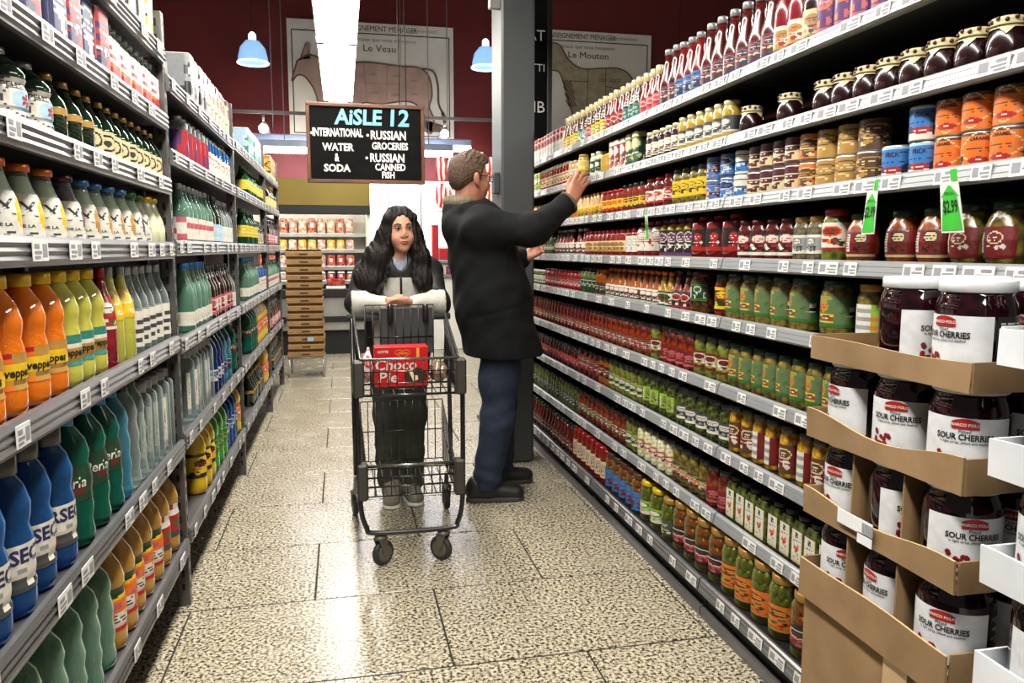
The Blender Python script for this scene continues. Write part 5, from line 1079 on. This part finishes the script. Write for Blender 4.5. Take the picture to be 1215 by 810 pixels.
# the man at the jar shelves
man = thing('person', 'man in a black hooded coat, jeans and glasses reaching to the shelf', 'person', (.74, 3.9, 0))
HC = A(.632, 3.90, 1.628); HF = A(math.cos(.42), math.sin(.42), -.03)
S_ = Sdf((.38, 3.5, 0), (1.3, 4.3, 1.80), .005)
L, R = head(S_, HC, HF, 1.0)
S_.cap((.66, 3.9, 1.36), (.72, 3.9, 1.05), .13, .15, .04, (.7, 1, 1)); S_.cap((.72, 3.9, 1.05), (.78, 3.9, .82), .15, .15, .04, (.75, 1, 1)); S_.cap((.66, 3.76, 1.37), (.66, 4.04, 1.37), .045, None, .04)
S_.chain([(.77, 3.82, .82), (.755, 3.79, .45), (.70, 3.785, .08)], [.08, .055, .045], .03); S_.chain([(.79, 3.98, .82), (.80, 4.02, .45), (.81, 4.06, .08)], [.08, .055, .045], .03)
S_.cap((.70, 3.785, .06), (.80, 3.785, .045), .04, .03); S_.cap((.81, 4.06, .06), (.90, 4.06, .045), .04, .03)
W1 = A(1.095, 3.69, 1.512); S_.chain([(.66, 3.72, 1.38), (.90, 3.64, 1.385), W1], [.055, .045, .029], .03)
hd = A(.46, .12, .88); hd /= np.linalg.norm(hd); side = A(.80, .10, -.44); side /= np.linalg.norm(side); KN = W1 + hd * .095
for i in range(4): S_.cap(W1 + hd * .012 + side * (i - 1.5) * .012, KN + side * (i - 1.5) * .0195, .017, .0115, .014)
for i, ln in enumerate((.068, .076, .072, .056)):
    b0 = KN + side * (i - 1.5) * .0200; dr = hd + side * (.10 * (i - 1) + .18) + A(0, .10, 0); dr /= np.linalg.norm(dr); b1 = b0 + dr * ln * .48; d2 = dr + A(.12, .55, -.05); d2 /= np.linalg.norm(d2); b2 = b1 + d2 * ln * .34; b3 = b2 + (d2 + A(.05, .35, -.1)) * ln * .22
    S_.chain([b0, b1, b2, b3], [.0102, .0095, .0088, .0075], .003)
S_.chain([W1 + hd * .03 - side * .022, W1 + hd * .058 - side * .042 + A(0, .016, 0), W1 + hd * .098 - side * .040 + A(0, .040, 0), W1 + hd * .122 - side * .030 + A(.004, .056, 0)], [.016, .013, .011, .009], .006)
W2 = A(.945, 4.03, 1.235); S_.chain([(.68, 4.08, 1.37), (.80, 4.13, 1.14), W2], [.055, .045, .028], .03)
h2 = A(.75, -.35, .50); h2 /= np.linalg.norm(h2); s2 = A(.2, -.6, -.75); s2 /= np.linalg.norm(s2); K2_ = W2 + h2 * .075
for i in range(4):
    S_.cap(W2 + h2 * .012 + s2 * (i - 1.5) * .012, K2_ + s2 * (i - 1.5) * .018, .016, .011, .012)
    b0 = K2_ + s2 * (i - 1.5) * .0195; b1 = b0 + (h2 * .7 + A(0, -.5, .2)) * .034; b2 = b1 + A(-.006, -.024, -.008); S_.chain([b0, b1, b2], [.0102, .0094, .008], .003)
S_.chain([W2 + h2 * .02, W2 + h2 * .05 + A(0, 0, .035), W2 + h2 * .085 + A(0, -.012, .042)], [.015, .012, .009], .006)
ob('body', S_.mesh('body', [SKINW]), man)
hr = Sdf(HC - .2, HC + .2, .004); Lh = lambda *p: HC + R @ A(*p)
hr.ell(Lh(-.014, 0, .038), A(.1035, .0795, .0915), R); hr.ell(Lh(.028, 0, .098), A(.070, .055, .036), R, .03); hr.ell(Lh(-.072, 0, -.015), A(.036, .055, .048), R, .03)
for s_ in (-1, 1): hr.cap(Lh(.012, s_ * .074, .03), Lh(.010, s_ * .074, -.016), .010, .008, .01)
hr.ell(Lh(.078, 0, -.02), A(.062, .12, .098), R, .012, True); hr.ell(Lh(.0, 0, -.12), A(.08, .2, .065), R, .012, True)
for s_ in (-1, 1): hr.ell(Lh(-.006, s_ * .085, -.012), A(.024, .02, .036), R, .006, True)
hr.wrinkle(lambda X, Y, Z: .0016 * np.sin(260 * X + 190 * Z) * np.sin(240 * Y - 170 * Z) + .0012 * np.sin(420 * Z - 260 * X + 200 * Y) + .003 * np.sin(90 * X + 60 * Y) * (Z > 1.70))
q_ = random.Random(2)
for i in range(150):
    th, ph = q_.uniform(-2.4, 2.4), q_.uniform(.05, 1.25); d_ = A(math.sin(ph) * math.cos(th) * .98, math.sin(ph) * math.sin(th) * .76, math.cos(ph) * .88)
    if d_[0] > .45 and d_[2] < .62: continue
    b0 = Lh(*(A(-.012, 0, .038) + d_ * .100)); b1 = b0 + R @ (d_ * .010 + A(.012, q_.uniform(-.006, .006), .008)); hr.cap(b0, b1, .0075, .003, .004)
ob('hair', hr.mesh('hair', [HAIRM]), man)
g = MB()
for s_ in (-1, 1):
    rim = [Lh(.103 - .012 * (s_ * .033 + .022 * math.cos(a) * s_ - .02) / .03 * .4, s_ * .033 + .022 * math.cos(a), .004 + .017 * math.sin(a)) for a in [2 * PI * i / 16 for i in range(16)]]; g.tube(rim, .0018, BLACKM, 5, True)
    g.tube([Lh(.094, s_ * .056, .010), Lh(.05, s_ * .078, .012), Lh(-.008, s_ * .084, .010), Lh(-.022, s_ * .084, -.012)], .0020, BLACKM, 5)
g.tube([Lh(.112, -.011, .008), Lh(.114, 0, .010), Lh(.112, .011, .008)], .0018, BLACKM, 5); g.build('eyeglasses', man)
for s_ in (-1, 1):
    MB().ball(Lh(.080, s_ * .032, .004), .0115, EYEW).build('eye', man); MB().tube([Lh(.090, s_ * .018, .026), Lh(.088, s_ * .034, .031), Lh(.076, s_ * .050, .026)], [.004, .0045, .002], HAIRM, 6).build('eyebrow', man)
c = Sdf((.36, 3.48, .66), (1.2, 4.32, 1.60), .007)
c.cap((.685, 3.9, 1.31), (.745, 3.9, 1.02), .225, .245, .05, (.76, 1, 1)); c.cap((.745, 3.9, 1.02), (.805, 3.9, .70), .245, .26, .05, (.76, 1, 1))
c.cap((.655, 3.735, 1.385), (.655, 4.065, 1.385), .088, None, .06)
c.chain([(.675, 3.70, 1.375), (.895, 3.632, 1.372), (1.068, 3.682, 1.490)], [.090, .073, .057], .05); c.chain([(.70, 4.09, 1.36), (.80, 4.14, 1.14), (.925, 4.045, 1.222)], [.092, .076, .056], .05)
c.ell((.545, 3.9, 1.395), (.060, .125, .092), None, .04); c.chain([(.60, 3.80, 1.475), (.545, 3.9, 1.48), (.60, 4.0, 1.475)], [.030, .036, .030], .04); c.chain([(.60, 3.80, 1.475), (.70, 3.85, 1.44)], [.03, .03], .03)
c.wrinkle(lambda X, Y, Z: folds(.0040, X, Y, Z) + .0035 * np.sin(9 * Z + 16 * X + 3 * np.sin(7 * Z + 11 * Y) + 4 * Y) * np.sin(15 * Z - 9 * X + 2 * np.sin(19 * X)) + .004 * np.sin(70 * (X * .8 + Z * .5)) * np.exp(-((Z - 1.36) / .10) ** 2) * (X > .72) - .006 * np.exp(-((Z - .97 - .25 * (X - .7)) / .012) ** 2) * (Y < 3.75) * -.5)
c.half((0, 0, .742), (0, 0, -1)); c.half((1.092, 3.69, 1.506), (.80, .22, .55)); c.half((.952, 4.03, 1.24), (.80, -.5, .42)) if False else None
c.ell((.62, 3.9, 1.56), (.085, .080, .10), None, .01, True)
ob('coat', c.mesh('coat', [COAT]), man)
l_ = Sdf((.42, 3.7, 1.38), (.80, 4.1, 1.60), .005)
l_.chain([(.70, 3.835, 1.455), (.60, 3.805, 1.502), (.535, 3.9, 1.508), (.60, 3.995, 1.502), (.70, 3.965, 1.455)], [.018, .026, .032, .026, .018], .03); l_.wrinkle(lambda X, Y, Z: .002 * np.sin(180 * X) * np.sin(170 * Y + 90 * Z)); ob('hood_lining', l_.mesh('hood_lining', [LINING]), man)
MB().tube([tuple(A(1.085, 3.687, 1.503) + .0545 * (math.cos(a) * A(.10, -.97, .20) + math.sin(a) * A(-.55, .10, .80))) for a in [2 * PI * i / 20 for i in range(20)]], .007, LINING, 6, True).build('cuff_lining', man)
j = Sdf((.5, 3.62, .02), (1.05, 4.25, .95), .006)
j.chain([(.775, 3.83, .86), (.762, 3.80, .62), (.748, 3.788, .42), (.69, 3.785, .10)], [.115, .098, .082, .072], .04); j.chain([(.80, 3.98, .86), (.805, 4.01, .62), (.815, 4.03, .42), (.82, 4.06, .12)], [.115, .098, .080, .070], .04)
j.wrinkle(lambda X, Y, Z: folds(.0035, X, Y, Z) + .004 * np.sin(75 * Z + 20 * X) * np.exp(-((Z - .12) / .09) ** 2) + .003 * np.sin(60 * Z - 25 * X) * np.exp(-((Z - .45) / .08) ** 2)); j.half((0, 0, .055), (0, 0, -1)); j.half((0, 0, .90), (0, 0, 1))
ob('jeans', j.mesh('jeans', [JEANS]), man)
def shoe(x, y, ang, ln, parent, up, sole, wd=.047):
    f = A(math.cos(ang), math.sin(ang), 0); c0 = A(x, y, 0); s = Sdf(c0 - .22, c0 + .22, .005); s.lo[2] = 0.; s.__init__((x - .22, y - .22, -.01), (x + .22, y + .22, .16), .0045)
    h = c0 - f * ln * .36; t_ = c0 + f * ln * .36; z = A(0, 0, 1)
    s.cap(h + z * .05, h + f * ln * .2 + z * .065, .046, .046, .03); s.cap(h + f * ln * .25 + z * .055, t_ + z * .036, .046, .042, .04); s.cap(h + f * .01 + z * .09, h + f * .05 + z * .10, .044, .044, .03); s.half((0, 0, .018), (0, 0, -1)); ob('shoe', s.mesh('shoe', [up]), parent)
    s = Sdf((x - .22, y - .22, -.01), (x + .22, y + .22, .06), .0045); s.cap(h + f * .004, t_ - f * .004, .048, .046, .02); s.half((0, 0, .001), (0, 0, -1)); s.half((0, 0, .026), (0, 0, 1)); o = s.mesh('sole', [sole]); ob('sole', o, parent)
shoe(.735, 3.785, -.12, .30, man, SHOE, SOLE); shoe(.855, 4.06, .02, .29, man, SHOE, SOLE)
KIND['held'] = KIND['ys']; K('hj', 'mustard_jar', 'jar', 'x', 'jar', .027, .095, 'mustard', 'a', (.2, .7, 230, 'cyac'))
JP = KN + hd * .060 + side * .016 + A(.0, .046, .006)
put('hj', JP[0], JP[1], JP[2], PI + .9, '', label='yellow mustard jar held in the raised hand of the man', group='held jar')

# the girl leaning on the cart
girl = thing('person', 'girl with long dark hair in a black and grey jacket leaning on the cart', 'person', (.30, 3.9, 0))
GC = A(.303, 3.79, 1.374); GF = A(.20, -.97, -.04); k = .85
up = A(-.06, .02, 1.0); GR = rotm(GF, up)
S_ = Sdf((0., 3.45, 0), (.6, 4.12, 1.52), .0048)
L, R = head(S_, GC, GF, k, .945, GR, .68)
S_.cap((.30, 3.86, 1.18), (.30, 3.90, .85), .12, .13, .04, (1, .7, 1)); S_.cap((.17, 3.87, 1.17), (.43, 3.87, 1.17), .042, None, .04)
for s_, x in ((-1, .247), (1, .348)): S_.chain([(.30 + s_ * .07, 3.91, .84), (x, 3.90, .45), (x, 3.93, .08)], [.075, .052, .040], .03); S_.cap((x, 3.92, .05), (x, 3.82, .04), .035, .028)
GA = [((.15, 3.87, 1.165), (.098, 3.735, 1.022), (.232, 3.636, 1.025)), ((.45, 3.87, 1.165), (.480, 3.735, 1.022), (.335, 3.634, 1.021))]
for a_, b_, c_ in GA: S_.chain([a_, b_, c_], [.045, .036, .024], .02)
for (sx, wx, wz, yy) in ((1, .232, 1.033, 3.630), (-1, .335, 1.027, 3.620)):
    w0 = A(wx, yy, wz); kn = w0 + A(sx * .062, -.012, .004)
    for i in range(4):
        o_ = A(0, -.012, 0.0155) * (1.5 - i) * .8; S_.cap(w0 + o_ * .6, kn + o_, .014, .0105, .01)
        b1 = kn + o_ + A(sx * .026, -.004, -.004); b2 = b1 + A(sx * .016, .004, -.014); S_.chain([kn + o_, b1, b2], [.0092, .0086, .0072], .003)
    S_.chain([w0 + A(sx * .02, 0, .012), w0 + A(sx * .045, -.008, .028), w0 + A(sx * .068, -.010, .030)], [.012, .0105, .008], .005)
ob('body', S_.mesh('body', [SKIN]), girl)
G = lambda *p: GC + GR @ (A(*p) * k)
for s_ in (-1, 1):
    e = MB().ball(G(.0785, s_ * .0315, .003), .0120 * k, EYEW).build('eye', girl); MB().ball(G(.0842, s_ * .0315 + .001, .002), (.0068, .0068, .0068), EYED, 10).build('iris', e)
    MB().tube([G(.090, s_ * .016, .0075), G(.0925, s_ * .032, .0110), G(.083, s_ * .048, .0055)], [.0014, .0026, .0014], BROW, 6).build('eyelid', girl)
    MB().tube([G(.097, s_ * .014, .026), G(.0945, s_ * .032, .032), G(.078, s_ * .052, .026)], [.0024, .0032, .0014], BROW, 6).build('eyebrow', girl)
MB().tube([G(.083, -.031, -.0645), G(.0985, -.012, -.0650), G(.1005, 0, -.0668), G(.0985, .012, -.0650), G(.083, .031, -.0645)], [.001, .0034, .0036, .0034, .001], LIP, 8).tube([G(.083, -.029, -.0665), G(.097, -.012, -.0750), G(.0985, 0, -.0775), G(.097, .012, -.0750), G(.083, .029, -.0665)], [.001, .0042, .005, .0042, .001], LIP, 8).build('lips', girl)
h = Sdf((0., 3.55, .95), (.62, 4.05, 1.52), .0048)
h.ell(G(-.020, 0, .040), A(.108, .085, .093) * k, GR, .02); h.ell(G(-.05, 0, -.06), A(.09, .095, .13) * k, GR, .04)
for s_ in (-1, 1): h.chain([G(.030, s_ * .030, .108), G(.030, s_ * .074, .060), G(.020, s_ * .086, -.02), G(.012, s_ * .090, -.10)], [.016, .018, .022, .030], .025)
h.chain([G(0, -.085, -.03), A(.190, 3.782, 1.235), A(.145, 3.765, 1.15), A(.112, 3.735, 1.085)], [.038, .056, .050, .024], .04); h.chain([A(.20, 3.76, 1.24), A(.185, 3.735, 1.14), A(.16, 3.715, 1.09)], [.042, .036, .014], .03)
h.chain([G(0, .085, -.03), A(.400, 3.780, 1.235), A(.418, 3.758, 1.15), A(.428, 3.735, 1.09)], [.034, .042, .034, .016], .04); 
q_ = random.Random(4)
for s_, n_ in ((-1, 17), (1, 11)):
    for i in range(n_):
        u = i / (n_ - 1); ph = q_.uniform(0, 6); a0 = G(.045 - .10 * u, s_ * (.070 + .018 * math.sin(PI * u)), q_.uniform(.0, .05))
        if s_ < 0: mid = A(.245 - .100 * u, 3.735 + .07 * u, 1.20); end = A(.205 - .115 * u + q_.uniform(-.01, .01), 3.705 + .035 * u, 1.085 - .035 * u + q_.uniform(-.02, .02))
        else: mid = A(.372 + .065 * u, 3.735 + .07 * u, 1.20); end = A(.395 + .065 * u + q_.uniform(-.01, .01), 3.712 + .04 * u, 1.075 + q_.uniform(-.03, .02))
        pts = []
        for t_ in [j_ / 9 for j_ in range(10)]:
            p_ = a0 * (1 - t_) ** 2 + 2 * mid * t_ * (1 - t_) + end * t_ * t_; wv = .011 * min(1, 2 * t_); pts.append(p_ + A(wv * math.sin(9 * t_ + ph), .6 * wv * math.cos(8 * t_ + ph * 1.7), 0))
        h.chain(pts, [.010, .012, .013, .013, .0125, .012, .011, .0095, .007, .0035], .008)
h.ell(G(.100, 0, -.025), A(.066, .068, .110) * k, GR, .008, True)
h.wrinkle(lambda X, Y, Z: .0018 * np.sin(210 * X + 2.2 * np.sin(24 * Z) + 60 * Y) + .0014 * np.sin(380 * X + 3 * np.sin(31 * Z + 2) + 110 * Y) + .006 * np.sin(30 * Z + 22 * X) * np.clip((1.29 - Z) / .12, 0, 1))
h.ell(G(.108, 0, -.020), A(.060, .062, .100) * k, GR, .006, True)
ob('hair', h.mesh('hair', [HAIRG]), girl)
c = Sdf((-.02, 3.52, .74), (.62, 4.12, 1.34), .0058)
c.cap((.30, 3.855, 1.16), (.30, 3.895, .80), .155, .170, .05, (1, .72, 1)); c.cap((.165, 3.87, 1.165), (.435, 3.87, 1.165), .066, None, .05)
for (a_, b_, c_), q in zip(GA, ((.214, 3.646, 1.025), (.355, 3.643, 1.021))): c.chain([a_, b_, q], [.068, .056, .040], .03)
c.chain([(.235, 3.85, 1.225), (.25, 3.79, 1.215), (.345, 3.79, 1.215), (.365, 3.85, 1.225), (.30, 3.92, 1.235), (.235, 3.85, 1.225)], [.024] * 6, .02)
c.wrinkle(lambda X, Y, Z: folds(.0040, X, Y, Z)); c.half((0, 0, .80), (0, 0, -1))
c.ell((.30, 3.83, 1.27), (.058, .055, .085), None, .01, True); c.ell((.302, 3.765, 1.235), (.034, .055, .058), None, .01, True)
def jacket(p):
    x, y, z = p.T; fore = (y < 3.722) & (z < 1.085) & (x > .068) & (x < .512); chest = (np.abs(x - .298) < .125) & (z < 1.142)
    return np.where(fore | chest, 1, 0)
ob('jacket', c.mesh('jacket', [JB, JW], jacket), girl)
MB().tube([(.305, 3.762, 1.20), (.304, 3.742, 1.12), (.304, 3.748, 1.02), (.304, 3.757, .90)], .006, BLACKM, 6).build('zip', girl)
sc = Sdf((.2, 3.7, 1.14), (.40, 3.95, 1.30), .004); sc.chain([(.262, 3.79, 1.245), (.285, 3.772, 1.205), (.302, 3.768, 1.175), (.320, 3.772, 1.205), (.342, 3.79, 1.245)], [.014, .016, .016, .016, .014], .02); ob('shirt_collar', sc.mesh('shirt_collar', [mat('checked_shirt', 'b8c0cc', .8, noise=60, col2='3c4a66', kind='wave')]), girl)
p = Sdf((.1, 3.75, .03), (.5, 4.1, .92), .006)
for s_, x in ((-1, .243), (1, .352)): p.chain([(.30 + s_ * .062, 3.91, .84), (x, 3.895, .45), (x, 3.925, .10)], [.105, .076, .066], .03)
p.wrinkle(lambda X, Y, Z: folds(.0035, X, Y, Z) + .003 * np.sin(70 * Z + 15 * X) * (Z < .3)); p.half((0, 0, .05), (0, 0, -1)); ob('trousers', p.mesh('trousers', [PANT]), girl)
GSH_ = mat('pale_grey_shoe', '8a8578', .7, noise=40); shoe(.250, 3.865, -PI / 2 - .1, .235, girl, GSH_, CASEW); shoe(.350, 3.885, -PI / 2 + .15, .235, girl, GSH_, CASEW)

girl.location.x -= .033      # she stands a little left of the cart's middle
